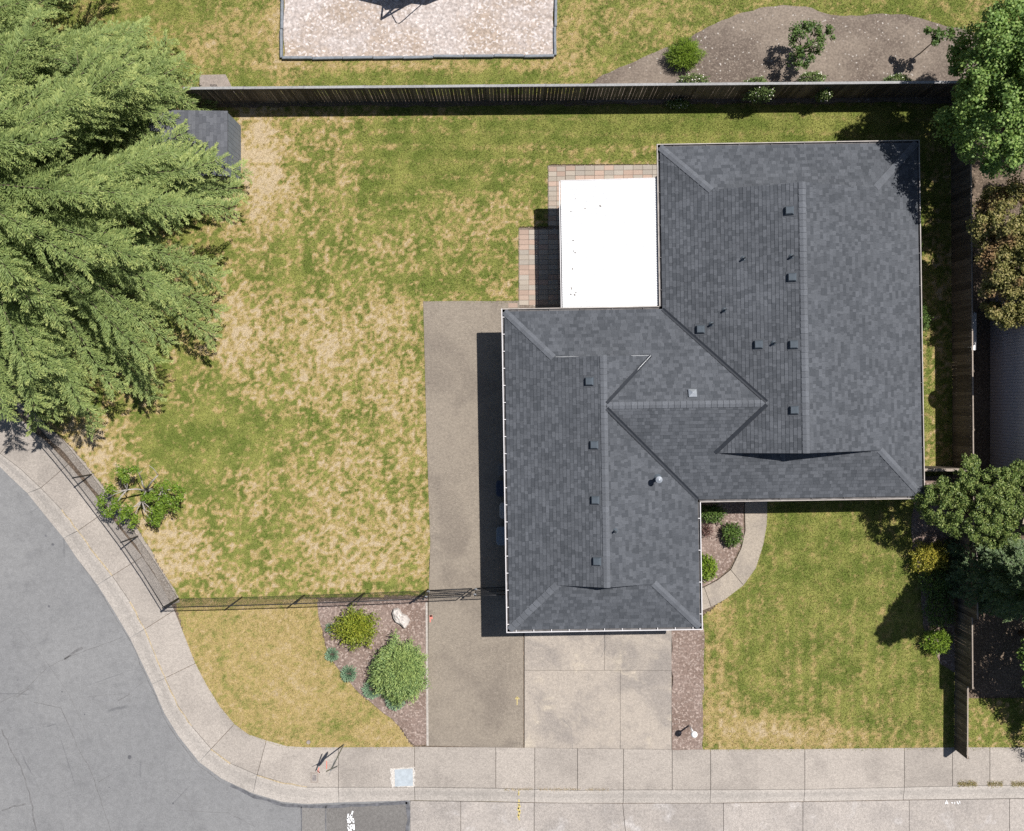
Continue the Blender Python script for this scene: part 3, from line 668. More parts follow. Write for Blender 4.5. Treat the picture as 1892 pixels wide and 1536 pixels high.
def clip_rect(poly, a0, a1, r0, r1):
    def cut(P, f, g):
        out = []
        for i in range(len(P)):
            p, q = P[i - 1], P[i]; fp, fq = f(p), f(q)
            if fq >= 0:
                if fp < 0: out.append(g(p, q, fp, fq))
                out.append(q)
            elif fp >= 0: out.append(g(p, q, fp, fq))
        return out
    def mid(p, q, fp, fq):
        t = fp / (fp - fq); return (p[0] + (q[0] - p[0]) * t, p[1] + (q[1] - p[1]) * t)
    for f in (lambda p: p[0] - a0, lambda p: a1 - p[0], lambda p: p[1] - r0, lambda p: r1 - p[1]):
        if len(poly) < 3: return []
        poly = cut(poly, f, mid)
    out = []
    for p in poly:
        if not out or abs(p[0] - out[-1][0]) + abs(p[1] - out[-1][1]) > 1e-5: out.append(p)
    return out
def area2(P): return sum(P[i - 1][0] * P[i][1] - P[i][0] * P[i - 1][1] for i in range(len(P)))

roof_mb = MB()
for nm, (poly, ep, up) in planes.items():
    vs = []
    for p in poly:
        a, r = plane_xy(p, ep, up); vs.append(hw(p[0], p[1], ZE + SL * r - 0.004))
    nrm = (Vector(vs[1]) - Vector(vs[0])).cross(Vector(vs[2]) - Vector(vs[1]))
    roof_mb.add(vs, [tuple(range(len(vs)))] if area2(poly) > 0 else [tuple(range(len(vs)))[::-1]], 0.1)
# soffit closes the underside
roof_mb.add([hw(u, v, ZE - 0.17) for u, v in ((U0, V0), (U2, V0), (U2, V2), (U0, V2))], [(3, 2, 1, 0)], 0.3)
roof_mb.add([hw(u, v, ZE - 0.172) for u, v in ((U1, V1), (U3, V1), (U3, V3), (U1, V3))], [(3, 2, 1, 0)], 0.3)
roof = link('roof', roof_mb.mesh('roof'), M['shingle'], house)

EXP = 0.1355
tones = [0.0, 0.15, 0.3, 0.42, 0.55, 0.68, 0.8, 0.95]
unit = []
for tn in tones:
    vs = [(0, 0, .018), (1, 0, .018), (1, EXP + .004, .004), (0, EXP + .004, .004), (0, 0, -.004), (1, 0, -.004), (1, EXP + .004, -.004), (0, EXP + .004, -.004)]
    unit.append(MB().add(vs, [(0, 1, 2, 3), (4, 5, 1, 0), (5, 6, 2, 1), (7, 4, 0, 3)], tn).mesh('shingle'))
cands = []
def lay_shingles(poly, ep, up, field, to3, slope, cand=None, exp=EXP, wmin=.10, wmax=.32):
    P = [plane_xy(p, ep, up) for p in poly]
    if area2(P) < 0: P = P[::-1]
    a0 = min(p[0] for p in P); a1 = max(p[0] for p in P); r1 = max(p[1] for p in P)
    rows = int(r1 / exp) + 1; k = 1 / math.sqrt(1 + slope * slope)
    for j in range(rows):
        ra, rb = j * exp, (j + 1) * exp
        a = a0 - random.uniform(0, .3); prev = 0
        while a < a1:
            w = random.uniform(wmin, wmax); tn = random.choice(range(len(tones)))
            if abs(tn - prev) < 2 and random.random() < .5: tn = (tn + 3) % len(tones)
            prev = tn; q = clip_rect(P, a, a + w - 0.004, ra, rb)
            if len(q) >= 3 and abs(area2(q)) > 2e-4:
                full = len(q) == 4 and abs(abs(area2(q)) / 2 - (w - .004) * exp) < 1e-5
                rise = random.choice((0.0, 0.0, 0.005))
                if full and cand is not None: cand.append((w - .004, a, ra, tn, rise, ep, up, to3, slope, field))
                else: slab_poly(field, q, ra, exp, ep, up, to3, slope, tones[tn], rise)
            a += w
def slab_poly(field, q, ra, exp, ep, up, to3, slope, tone, rise):
    n = len(q); vs = []
    for lay in (0, 1):
        for (a, r) in q:
            t = (r - ra) / exp; h = (.018 + rise) * (1 - t) + .004 * t if lay == 0 else -.004
            u, v = plane_uv(a, r, ep, up); vs.append(to3(u, v, slope * r + h))
    fs = [tuple(range(n))] + [(n + i, n + (i + 1) % n, (i + 1) % n, i) for i in range(n)]
    o = Vector(vs[1]) - Vector(vs[0]); nn = Vector((0, 0, 0))
    for i in range(1, n - 1): nn += (Vector(vs[i]) - Vector(vs[0])).cross(Vector(vs[i + 1]) - Vector(vs[0]))
    if nn.z < 0: fs = [f[::-1] for f in fs]
    field.add(vs, fs, tone)
field = MB(); to3 = lambda u, v, h: hw(u, v, ZE + h)
for nm, (poly, ep, up) in planes.items(): lay_shingles(poly, ep, up, field, to3, SL, cands)
# the 300 that show largest become parts of their own, the rest stay one joined part
cands.sort(key=lambda c: -c[0])
for i, (w, a, ra, tn, rise, ep, up, t3, sl, fl) in enumerate(cands):
    if i < 300:
        o0 = t3(*plane_uv(a, ra, ep, up), sl * ra); pa = t3(*plane_uv(a + 1, ra, ep, up), sl * ra); pr = t3(*plane_uv(a, ra + 1, ep, up), sl * (ra + 1))
        x = Vector(pa) - Vector(o0); y = Vector(pr) - Vector(o0); z = x.cross(y).normalized()
        if z.z < 0: z = -z
        x = x * w
        mt = Matrix(((x.x, y.x, z.x, o0[0]), (x.y, y.y, z.y, o0[1]), (x.z, y.z, z.z, o0[2] + rise * .5), (0, 0, 0, 1)))
        link('shingle', unit[tn], M['shingle'], roof, mt)
    else:
        q = [(a, ra), (a + w, ra), (a + w, ra + EXP), (a, ra + EXP)]
        slab_poly(fl, q, ra, EXP, ep, up, t3, sl, tones[tn], rise)
fo = link('shingle_field', field.mesh('shingle_field'), M['shingle'], roof); fo['kind'] = 'stuff'

# ridge and hip caps
def caps(a, b, ra, rb, na=None, nb=None, sp=0.232, width=.14, dzz=0.02):
    """overlapping folded caps from a to b (3d); na / nb: horizontal downhill directions with slope of the two faces"""
    a = Vector(a); b = Vector(b); L = (b - a).length; n = max(1, int(L / sp)); d = (b - a).normalized(); sp = L / n
    vs = []
    for (t, lift) in ((0, .03), (sp + .02, .006)):
        for (dirv, s) in ((na, 1), (None, 0), (nb, -1)):
            p = d * t + Vector((0, 0, lift + dzz))
            if dirv is not None: p = p + dirv * width
            vs.append(p)
    for (t, lift) in ((0, -.004), (sp + .02, -.004)):
        for (dirv, s) in ((na, 1), (None, 0), (nb, -1)):
            p = d * t + Vector((0, 0, lift + dzz))
            if dirv is not None: p = p + dirv * width
            vs.append(p)
    fs = [(0, 1, 4, 3), (1, 2, 5, 4), (6, 7, 1, 0), (7, 8, 2, 1), (6, 0, 3, 9), (2, 8, 11, 5), (3, 4, 10, 9), (4, 5, 11, 10)]
    nz = (vs[1] - vs[0]).cross(vs[4] - vs[1]).z
    if nz < 0: fs = [f[::-1] for f in fs]
    m = MB().add(vs, fs, 0.5).mesh('ridge_cap')
    for i in range(n): link('ridge_cap', m, M['cap'], roof, Matrix.Translation(a + d * (i * sp)))
def dn(du, dv):       # downhill vector along a roof face
    v = hw(du, dv, 0); return Vector((v.x, v.y, -SL)).normalized()
W_, E_, N_, S_ = dn(-1, 0), dn(1, 0), dn(0, 1), dn(0, -1)
zL, zR, zC, zG = ZE + SL * (UL - U0), ZE + SL * (UR - U1), ZE + SL * (V2 - VC), ZE + SL * GD
caps(hw(UL, V0 + GD, zL), hw(UL, V2 - GD, zL), 0, 0, W_, E_)
caps(hw(UR, V1 + GD, zR), hw(UR, V3 - GD, zR), 0, 0, W_, E_)
caps(hw(UL + 0.1, VC, zC), hw(U1 + (V2 - VC) - 0.05, VC, zC), 0, 0, N_, S_)
def hipdir(du, dv, fu, fv):   # in-face direction perpendicular to hip, pointing onto the face with downhill (fu,fv)
    h = Vector((hw(du, dv, 0).x, hw(du, dv, 0).y, 0)).normalized(); hip = Vector((h.x * math.sqrt(2), h.y * math.sqrt(2), SL)).normalized()
    f = dn(fu, fv); g = f - hip * f.dot(hip); return g.normalized()
for (c, g, du, dv, f1, f2) in (((U0, V2), (U0 + GD, V2 - GD), 1, -1, (-1, 0), (0, 1)), ((U0, V0), (U0 + GD, V0 + GD), 1, 1, (-1, 0), (0, -1)), ((U2, V0), (U2 - GD, V0 + GD), -1, 1, (1, 0), (0, -1)),
                               ((U1, V3), (U1 + GD, V3 - GD), 1, -1, (-1, 0), (0, 1)), ((U3, V3), (U3 - GD, V3 - GD), -1, -1, (1, 0), (0, 1)), ((U3, V1), (U3 - GD, V1 + GD), -1, 1, (1, 0), (0, -1))):
    caps(hw(*c, ZE), hw(*g, zG), 0, 0, hipdir(du, dv, *f1), hipdir(du, dv, *f2))
# valleys
def valley(p, q, f1, f2, w=0.075):
    d = (Vector(q) - Vector(p)).normalized(); mb = MB()
    s1 = -(dn(*f1) - d * dn(*f1).dot(d)).normalized() * w; s2 = -(dn(*f2) - d * dn(*f2).dot(d)).normalized() * w; up_ = Vector((0, 0, .032))
    vs = [Vector(p) + s1 + up_, Vector(p) + up_ * .6, Vector(p) + s2 + up_, Vector(q) + s1 + up_, Vector(q) + up_ * .6, Vector(q) + s2 + up_]
    mb.add(vs, [(0, 1, 4, 3), (1, 2, 5, 4)]); link('valley_flashing', mb.mesh('valley_flashing'), M['valley'], roof)
valley(hw(U1, V2, ZE), hw(U1 + V2 - VC - .05, VC + .05, zC), (-1, 0), (0, 1))
valley(hw(U2, V1, ZE), hw(UL + .1, VC - .1, zC), (1, 0), (0, -1))
valley(hw(U1 + GD, V1 + GD, zG), hw(U1 + V2 - VC - .05, VC - .05, zC), (-1, 0), (0, -1))
valley(hw(U2 - GD, V2 - GD, zG), hw(UL + .1, VC + .1, zC), (1, 0), (0, 1), 0.06)
# gable walls above the hips, with a light flashing along their feet
for (ua, ub, v, zt, um, s) in ((U0 + GD, U2 - GD, V2 - GD, zL, UL, 1), (U0 + GD, U2 - GD, V0 + GD, zL, UL, -1), (U1 + GD, U3 - GD, V3 - GD, zR, UR, 1), (U1 + GD, U3 - GD, V1 + GD, zR, UR, -1)):
    v2 = v - s * .03
    vs = [hw(ua, v2, zG - .1), hw(ub, v2, zG - .1), hw(ub - .01, v2, zG), hw(um, v2, zt - .01), hw(ua + .01, v2, zG)]
    link('gable_wall', MB().add(vs, [(0, 1, 2, 3, 4)]).mesh('gable_wall'), M['wall'], house)
for (ua, ub) in ((U0 + GD + .1, U0 + GD + 1.0), (U2 - GD - .75, U2 - GD)):
    link('gable_flashing', MB().beam(hw(ua, V2 - GD + .012, zG + .024), hw(ub, V2 - GD + .012, zG + .024), .009, .012).mesh('gable_flashing'), M['flash'], roof)
link('gable_flashing', MB().beam(hw(U2 - GD, V2 - GD, zG + .025), hw(U2 - GD - .75, V2 - GD - .75, zG + .025 + .75 * SL), .009, .012).mesh('gable_flashing'), M['flash'], roof)

# walls, doors, windows
ov = 0.42
wallmb = MB()
fp = [(U0 + ov, V0 + ov), (U2 - ov, V0 + ov), (U2 - ov, V1 + ov), (U3 - ov, V1 + ov), (U3 - ov, V3 - ov), (U1 + ov, V3 - ov), (U1 + ov, V2 - ov), (U0 + ov, V2 - ov)]
wallmb.prism([tuple(hw(*p)[:2]) for p in fp], -0.06, ZE - 0.18); link('wall', wallmb.mesh('wall'), M['wall'], house)
def opening(name, u, v, w, h, z0, face, mat, panes=0):
    wu = (w, .06) if face in 'NS' else (.06, w)
    o = link(name, MB().box(hw(u, v, z0 + h / 2), (wu[0], wu[1], h), TH).mesh(name), mat, house)
    if panes:
        for k in range(panes):
            t = (k + .5) / panes - .5; uu, vv = (u + t * w, v) if face in 'NS' else (u, v + t * w)
            sg = {'N': (0, .012), 'S': (0, -.012), 'E': (.012, 0), 'W': (-.012, 0)}[face]
            wu = (w / panes - .08, .06) if face in 'NS' else (.06, w / panes - .08)
            link('pane', MB().box(hw(uu + sg[0], vv + sg[1], z0 + h / 2), (wu[0], wu[1], h - .12), TH).mesh('pane'), M['glass'], o)
    return o
gd = opening('garage_door', 3.4, V0 + ov, 4.9, 2.15, 0.01, 'S', M['door'])
for j in range(4): link('panel', MB().box(hw(3.4, V0 + ov - .02, .28 + j * .53), (4.8, .05, .49), TH).mesh('panel'), M['door'], gd)
opening('front_door', 8.6, V1 + ov, 0.95, 2.05, 0.02, 'S', M['door'])
opening('window', 12.3, V1 + ov, 2.2, 1.3, 0.85, 'S', M['gutter'], 2)
opening('window', U3 - ov, 6.6, 1.4, 1.1, 1.0, 'E', M['gutter'], 2); opening('window', U3 - ov, 1.0, 1.4, 1.1, 1.0, 'E', M['gutter'], 2)
opening('window', 12.5, V3 - ov, 1.6, 1.1, 1.0, 'N', M['gutter'], 2); opening('patio_door', U1 + ov, 5.6, 1.8, 2.05, 0.03, 'W', M['gutter'], 2)
opening('window', U0 + ov, -1.5, 1.2, 1.0, 1.1, 'W', M['gutter'], 2)

# gutters
hang2 = MB().box((0, 0, 0), (.13, .02, .01)).mesh('gutter_hanger')
hang = MB().box((0, 0, 0), (.15, .028, .012)).mesh('gutter_hanger')
def gutter(p, q, out, mat, hangers=True, step=0.65):
    """trough along p->q (u,v), out = outward unit (du,dv)"""
    p = Vector(p); q = Vector(q); out = Vector(out); d = (q - p).normalized()
    P = lambda a, o_, z: hw(*(a + out * o_), z)
    mb = MB()
    def bar(o0, o1, z0, z1):
        vs = [P(p, o0, z0), P(p, o1, z0), P(p, o1, z1), P(p, o0, z1), P(q, o0, z0), P(q, o1, z0), P(q, o1, z1), P(q, o0, z1)]
        mb.add(vs, [(0, 1, 2, 3), (7, 6, 5, 4), (0, 4, 5, 1), (1, 5, 6, 2), (2, 6, 7, 3), (3, 7, 4, 0)])
    bar(.085, .118, ZE - .13, ZE + .004)
    g = link('gutter', mb.mesh('gutter'), mat, house)
    mb = MB(); bar(-.02, .084, ZE - .13, ZE - .085); bar(-.045, -.021, ZE - .19, ZE - .012)
    link('trough', mb.mesh('trough'), M['gutter_in'], g)
    if hangers:
        L = (q - p).length; n = int(L / step); ang = math.atan2(out.y, out.x) + TH
        for i in range(n):
            c = P(p + d * (i + .5) * L / n, .035, ZE + .0); link('gutter_hanger', hang if mat is M['gutter'] else hang2, mat if mat is M['gutter'] else M['gutter_in'], g, Matrix.Translation(c) @ Matrix.Rotation(ang, 4, 'Z'))
e = .118
gutter((U0, V0 - e), (U0, V2 + e), (-1, 0), M['gutter']); gutter((U0 - e + .034, V0), (U2 + e - .034, V0), (0, -1), M['gutter'])
gutter((U2, V0 - e), (U2, V1 - e), (1, 0), M['gutter'], True, 1.2); gutter((U2 + e - .03, V1), (U3 + e, V1), (0, -1), M['gutter_tan'], True, 1.2)
gutter((U3, V1), (U3, V3 + e), (1, 0), M['gutter_tan'], True, 1.2); gutter((U1 - e + .034, V3), (U3 + e - .034, V3), (0, 1), M['gutter_tan'], True, 1.2)
gutter((U1, V2 + e), (U1, V3 + e), (-1, 0), M['gutter_tan'], True, 1.2); gutter((U0 - e + .034, V2), (U1 - e, V2), (0, 1), M['gutter_tan'], True, 1.2)
for (u, v) in ((U0 + .28, V0 + .2), (U2 - .25, V0 + .25), (U3 - .25, V1 + .25), (U3 - .25, V3 - .25)):
    link('downspout', MB().box(hw(u, v, ZE / 2 - .08), (.08, .06, ZE - .2), TH).mesh('downspout'), M['gutter'], house)

# vents
def on_roof(px, py):
    z = 4.0
    for _ in range(12):
        p = at(px, py, z); u, v = hl(p.x, p.y); z2 = roof_z(u, v); z = z2 if z2 > 0 else z
    p = at(px, py, z); u, v = hl(p.x, p.y)
    return u, v, z
def slope_mat(u, v, z):
    e_ = .05; gx_ = (roof_z(u + e_, v) - roof_z(u - e_, v)) / (2 * e_); gy_ = (roof_z(u, v + e_) - roof_z(u, v - e_)) / (2 * e_)
    n = Vector((-gx_, -gy_, 1)).normalized(); x = Vector((1, 0, gx_)).normalized(); y = n.cross(x)
    rot = Matrix(((x.x, y.x, n.x), (x.y, y.y, n.y), (x.z, y.z, n.z))).to_4x4()
    return Matrix.Translation(hw(u, v, z)) @ Matrix.Rotation(TH, 4, 'Z') @ rot
def vent_mesh(name, top, h):
    w = .155; mb = MB().box((0, 0, .02), (.46, .44, .014))
    mb2 = MB(); vs = [(-w, -w, .02), (w, -w, .02), (w, w, .02), (-w, w, .02), (-w, -w, h * .55), (w, -w, h * .55), (w, w, h * .55), (-w, w, h * .55), (-top, -top, h), (top, -top, h), (top, top, h), (-top, top, h)]
    fs = [(0, 1, 5, 4), (1, 2, 6, 5), (2, 3, 7, 6), (3, 0, 4, 7), (4, 5, 9, 8), (5, 6, 10, 9), (6, 7, 11, 10), (7, 4, 8, 11), (8, 9, 10, 11)]
    mb2.add(vs, fs); return mb2.mesh(name), mb.mesh('vent_flange')
vm, vf = vent_mesh('roof_vent', .115, .17); vp, vpf = vent_mesh('roof_vent', .012, .2)
for (x, y) in ((1459, 390), (1464, 513), (1467, 637), (1402, 637), (1295, 609), (1468, 758), (1090, 705), (1099, 822), (1101, 924), (1104, 1037)):
    mt = slope_mat(*on_roof(x, y)); o = link('roof_vent', vm, M['vent'], house, mt); link('vent_flange', vf, M['shingle'], o, mt)
mt = slope_mat(*on_roof(1279, 728)); o = link('roof_vent', vp, M['steel'], house, mt); o['label'] = 'bright metal pyramid shaped vent beside the cross ridge'; link('vent_flange', vpf, M['shingle'], o, mt)
pm = MB().tube([(0, 0, 0), (0, 0, .3)], .04, 10).mesh('vent_pipe', True); pc = MB().cone((0, 0), .11, .05, .0, .07, 12).mesh('pipe_boot')
ph = MB().tube([(0, 0, .299), (0, 0, .303)], .03, 10).mesh('pipe_mouth')
for i, (x, y) in enumerate(((1374, 478), (1463, 474), (1339, 573), (1315, 599), (1430, 634), (1136, 981))):
    u, v, z = on_roof(x, y); mt = Matrix.Translation(hw(u, v, z)); o = link('vent_pipe', pm, M['vent'], house, mt)
    link('pipe_boot', pc, M['vent'], o, mt); link('pipe_mouth', ph, M['black'], o, mt)
u, v, z = on_roof(1213, 884); mt = Matrix.Translation(hw(u, v, z))
fl = link('flue', MB().tube([(0, 0, 0), (0, 0, .62)], .075, 14).mesh('flue', True), M['steel'], house, mt); fl['label'] = 'tall galvanised flue pipe with round cap'
link('flue_cap', MB().cone((0, 0), .13, .13, .66, .70, 16).cone((0, 0), .13, .02, .70, .76, 16).cone((0, 0), .06, .06, .6, .67, 8).mesh('flue_cap'), M['steel'], fl, mt); link('flue_boot', MB().cone((0, 0), .2, .08, -.03, .1, 16).mesh('flue_boot'), M['vent'], fl, mt)

# ------------------------------------------------------------------ patio cover
pcx0, pcx1 = hl(at(1042, 400, 2.35).x, 0)[0], U1 - .13
pcv1, pcv0 = 9.03 - 0.55, V2 + .14
pcv1 = hl(at(1130, 333, 2.4).x, at(1130, 333, 2.4).y)[1]
cover = thing('patio_cover', hw((pcx0 + pcx1) / 2, (pcv0 + pcv1) / 2), 'white ribbed metal patio cover attached to the dark grey house', 'patio cover')
mb = MB(); rows = []; pitch = 0.095; n = int((pcv1 - pcv0) / pitch)
for i in range(n + 1):
    v = pcv0 + (pcv1 - pcv0) * i / n
    for (dv, dz) in ((0, 0), (.028, 0), (.042, .02), (.075, .02)):
        if i < n: rows.append((v + dv, dz))
rows.append((pcv1, 0))
vs = []
for (v, dz) in rows: vs += [hw(pcx0, v, 2.33 + dz), hw(pcx1, v, 2.55 + dz)]
mb.add(vs, [(2 * i, 2 * i + 1, 2 * i + 3, 2 * i + 2) for i in range(len(rows) - 1)])
link('roof_panel', mb.mesh('roof_panel'), M['white_metal'], cover)
link('gutter', MB().beam(hw(pcx0 - .05, pcv0, 2.31), hw(pcx0 - .05, pcv1, 2.31), .03, .12).mesh('gutter'), M['gutter'], cover)
link('header_beam', MB().beam(hw(pcx0 + .12, pcv0, 2.22), hw(pcx0 + .12, pcv1 - .2, 2.22), .08, .14).mesh('header_beam'), M['gutter'], cover)
link('fascia', MB().beam(hw(pcx0, pcv1 + .02, 2.3), hw(pcx1, pcv1 + .02, 2.5), .03, .12).mesh('fascia'), M['gutter'], cover)
for v in (pcv0 + .2, (pcv0 + pcv1) / 2, pcv1 - .6): link('post', MB().box(hw(pcx0 + .12, v, 1.08), (.08, .08, 2.15), TH).mesh('post'), M['gutter'], cover)

mb = MB()
for (x, y) in ((1063, 367), (1109, 381), (1081, 385.5), (1055, 391), (1059, 444), (1060, 464), (1063, 467), (1056, 533), (1055, 544), (1062, 545), (1064, 541), (1058, 497)):
    p = at(x, y, 2.4); a = random.uniform(0, 3); w = random.uniform(.03, .06); ux, uy = math.cos(a) * w, math.sin(a) * w
    u_ = hl(p.x, p.y)[0]; z = 2.33 + .22 * (u_ - pcx0) / (pcx1 - pcx0) + .028
    mb.add([(p.x - ux, p.y - uy, z), (p.x + uy * .4, p.y - ux * .4, z + .006), (p.x + ux, p.y + uy, z), (p.x - uy * .4, p.y + ux * .4, z + .004)], [(0, 1, 2, 3)])
o = link('leaf_litter', mb.mesh('leaf_litter'), M['bark'], cover); o['kind'] = 'stuff'

# ------------------------------------------------------------------ board fences
brd = {}
def board_mesh(h, w=.137):
    key = (round(h, 2), w)
    if key not in brd: brd[key] = [MB().box((random.uniform(-.002, .002), 0, h / 2), (w - random.uniform(0, .006), .018, h)).mesh('board') for _ in range(4)]
    return random.choice(brd[key])
def board_fence(label, runs, side, cap, post_step=2.44, pitch=.147, gap=0.0):
    p0 = runs[0][0]
    root = thing('board_fence', (p0[0], p0[1], 0), label, 'fence')
    for (p, q, h, zb) in runs:
        p = Vector(p); q = Vector(q); d = (q - p); L = d.length; d.normalize(); s = Vector((-d.y, d.x)) * side; ang = math.atan2(d.y, d.x)
        n = int(L / pitch)
        for i in range(n):
            c = p + d * (i + .5) * L / n + s * .03
            m = Matrix.Translation((c.x, c.y, zb + random.uniform(-.01, .01))) @ Matrix.Rotation(ang + random.uniform(-.02, .02), 4, 'Z') @ Matrix.Rotation(random.uniform(-.004, .004), 4, 'Y')
            link('board', board_mesh(h - .03), M['fence'], root, m)
        np_ = max(1, round(L / post_step))
        for i in range(np_ + 1):
            c = p + d * L * i / np_ - s * .04
            link('post', MB().box((c.x, c.y, zb + (h - .04) / 2), (.09, .09, h - .04), ang).mesh('post'), M['fence'], root)
        for zr in (.25, h - .28):
            for i in range(np_):
                a = p + d * L * i / np_ - s * .0; b = p + d * L * (i + 1) / np_ - s * .0
                link('rail', MB().beam((a.x, a.y, zb + zr), (b.x, b.y, zb + zr), .038, .09).mesh('rail'), M['fence'], root)
        for i in range(np_):
            a = p + d * (L * i / np_ + .004); b = p + d * (L * (i + 1) / np_ - .004)
            link('cap_rail', MB().beam((a.x, a.y, zb + h - .01), (b.x, b.y, zb + h + random.uniform(-.012, .006)), cap[1], .035).mesh('cap_rail'), M[cap[0]], root)
    return root
f0, f1 = at(338, 163.5, 1.93), at(1500, 154, 1.93); f2 = at(1790, 151.5, 1.93)
board_fence('long weathered board fence with grey cap rail between yard and playground', [((f0.x, f0.y), (f2.x, f2.y), 1.93, 0)], -1, ('fence_cap', .10))
fx = lambda y: G([(np.interp(y, [150, 800, 1200, 1381], [1757, 1761, 1765.5, 1764.5]), y)])[0]
board_fence('tall weathered board fence stepping down to the pavement beside the neighbour', [(fx(168), fx(1000), 1.8, 0), (fx(1000), fx(1124), 2.05, 0), (fx(1125), fx(1252), 1.58, 0), (fx(1253), fx(1383), 1.16, 0)], -1, ('fence_cap2', .045), pitch=.1385)
sg0 = at(1700, 880, 1.75); sg1 = fx(872)
board_fence('short board fence closing the gap between house and tall fence', [((U3 - ov + .02, sg0.y + .25), (sg1[0] - .08, sg0.y + .25), 1.75, 0)], 1, ('fence_cap2', .11), 1.3)

# ------------------------------------------------------------------ chain link fences
def link_mesh(mb, p, q, h, zb=0.03, sp=0.062, r=0.0016):
    """two families of crossing wires, clipped to the panel"""
    p = Vector((p[0], p[1], 0)); q = Vector((q[0], q[1], 0)); d = q - p; L = d.length; d.normalize(); H_ = h - zb
    for fam in (1, -1):
        k = -H_ if fam == 1 else 0.0; end = L if fam == 1 else L + H_
        while k < end:
            if fam == 1: a0, b0 = max(0, -k), min(H_, L - k); x0, x1 = k + a0, k + b0; z0, z1 = a0, b0
            else: a0, b0 = max(0, k - L), min(H_, k); x0, x1 = k - a0, k - b0; z0, z1 = a0, b0
            if b0 > a0 + .01:
                s = Vector((-d.y, d.x, 0)) * r; u = (d * fam + Vector((0, 0, 1))).normalized().cross(s).normalized() * r
                A = p + d * x0 + Vector((0, 0, zb + z0)); B = p + d * x1 + Vector((0, 0, zb + z1))
                vs = [A + s, A - s * .5 + u, A - s * .5 - u, B + s, B - s * .5 + u, B - s * .5 - u]
                mb.add(vs, [(0, 1, 4, 3), (1, 2, 5, 4), (2, 0, 3, 5)])
            k += sp * 1.414
def chain_fence(label, pts, posts, h=1.75):
    root = thing('chain_link_fence', (pts[-1][0], pts[-1][1], 0), label, 'fence')
    mb = MB()
    for a, b in zip(pts[:-1], pts[1:]): link_mesh(mb, a, b, h)
    o = link('wire_mesh', mb.mesh('wire_mesh'), M['vinyl'], root); o['kind'] = 'stuff'
    link('top_rail', MB().tube([(p[0], p[1], h + .01) for p in pts], .021, 8).mesh('top_rail', True), M['vinyl'], root)
    link('tension_wire', MB().tube([(p[0], p[1], .04) for p in pts], .005, 5).mesh('tension_wire'), M['vinyl'], root)
    for (p, r) in posts:
        post = link('post', MB().tube([(p[0], p[1], -.05), (p[0], p[1], h + .03)], r, 10).mesh('post', True), M['vinyl'], root)
        link('post_cap', MB().ball((p[0], p[1], h + .04), r * 1.25, 10, 6).mesh('post_cap', True), M['vinyl'], post)
lf = G([(-75, 628), (-20, 680), (45, 738), (72, 762), (129, 828), (169, 877), (210, 931), (254.6, 991), (292, 1046), (329.5, 1106.5)])
chain_fence('black chain link fence along the curved pavement beside the big conifer', lf, [(lf[1], .03), (lf[3], .03), (lf[5], .03), (lf[7], .03), (lf[9], .042)])
bf = G([(331.5, 1106.5), (447, 1103.6), (562, 1100), (673, 1096), (789, 1091)])
chain_fence('black chain link fence between the dry corner grass and side yard', bf, [(bf[1], .03), (bf[2], .03), (bf[3], .03), (bf[4], .042)])
def gate(label, a, b, h=1.7):
    a, b = G([a])[0], G([b])[0]; root = thing('chain_link_gate', (a[0], a[1], 0), label, 'gate'); z0 = .08
    for z in (z0, .9, h): link('rail', MB().tube([(a[0], a[1], z), (b[0], b[1], z)], .02, 8).mesh('rail', True), M['vinyl'], root)
    for p in (a, b): link('stile', MB().tube([(p[0], p[1], z0), (p[0], p[1], h)], .02, 8).mesh('stile', True), M['vinyl'], root)
    mb = MB(); link_mesh(mb, a, b, h, z0); o = link('wire_mesh', mb.mesh('wire_mesh'), M['vinyl'], root); o['kind'] = 'stuff'
    link('brace', MB().tube([(a[0], a[1], z0), (b[0], b[1], .9)], .012, 6).mesh('brace', True), M['vinyl'], root)
    for z in (.3, 1.4): link('hinge', MB().box((a[0], a[1], z), (.09, .06, .05)).mesh('hinge'), M['steel'], root)
gate('wide black chain link gate across the gravelly parking strip', (793, 1090.5), (872, 1087)); gate('narrow black chain link gate leaf in the shadow by the house wall', (880, 1086.5), (944, 1084))
for i, p in enumerate(G([(876, 1087)])):
    pass

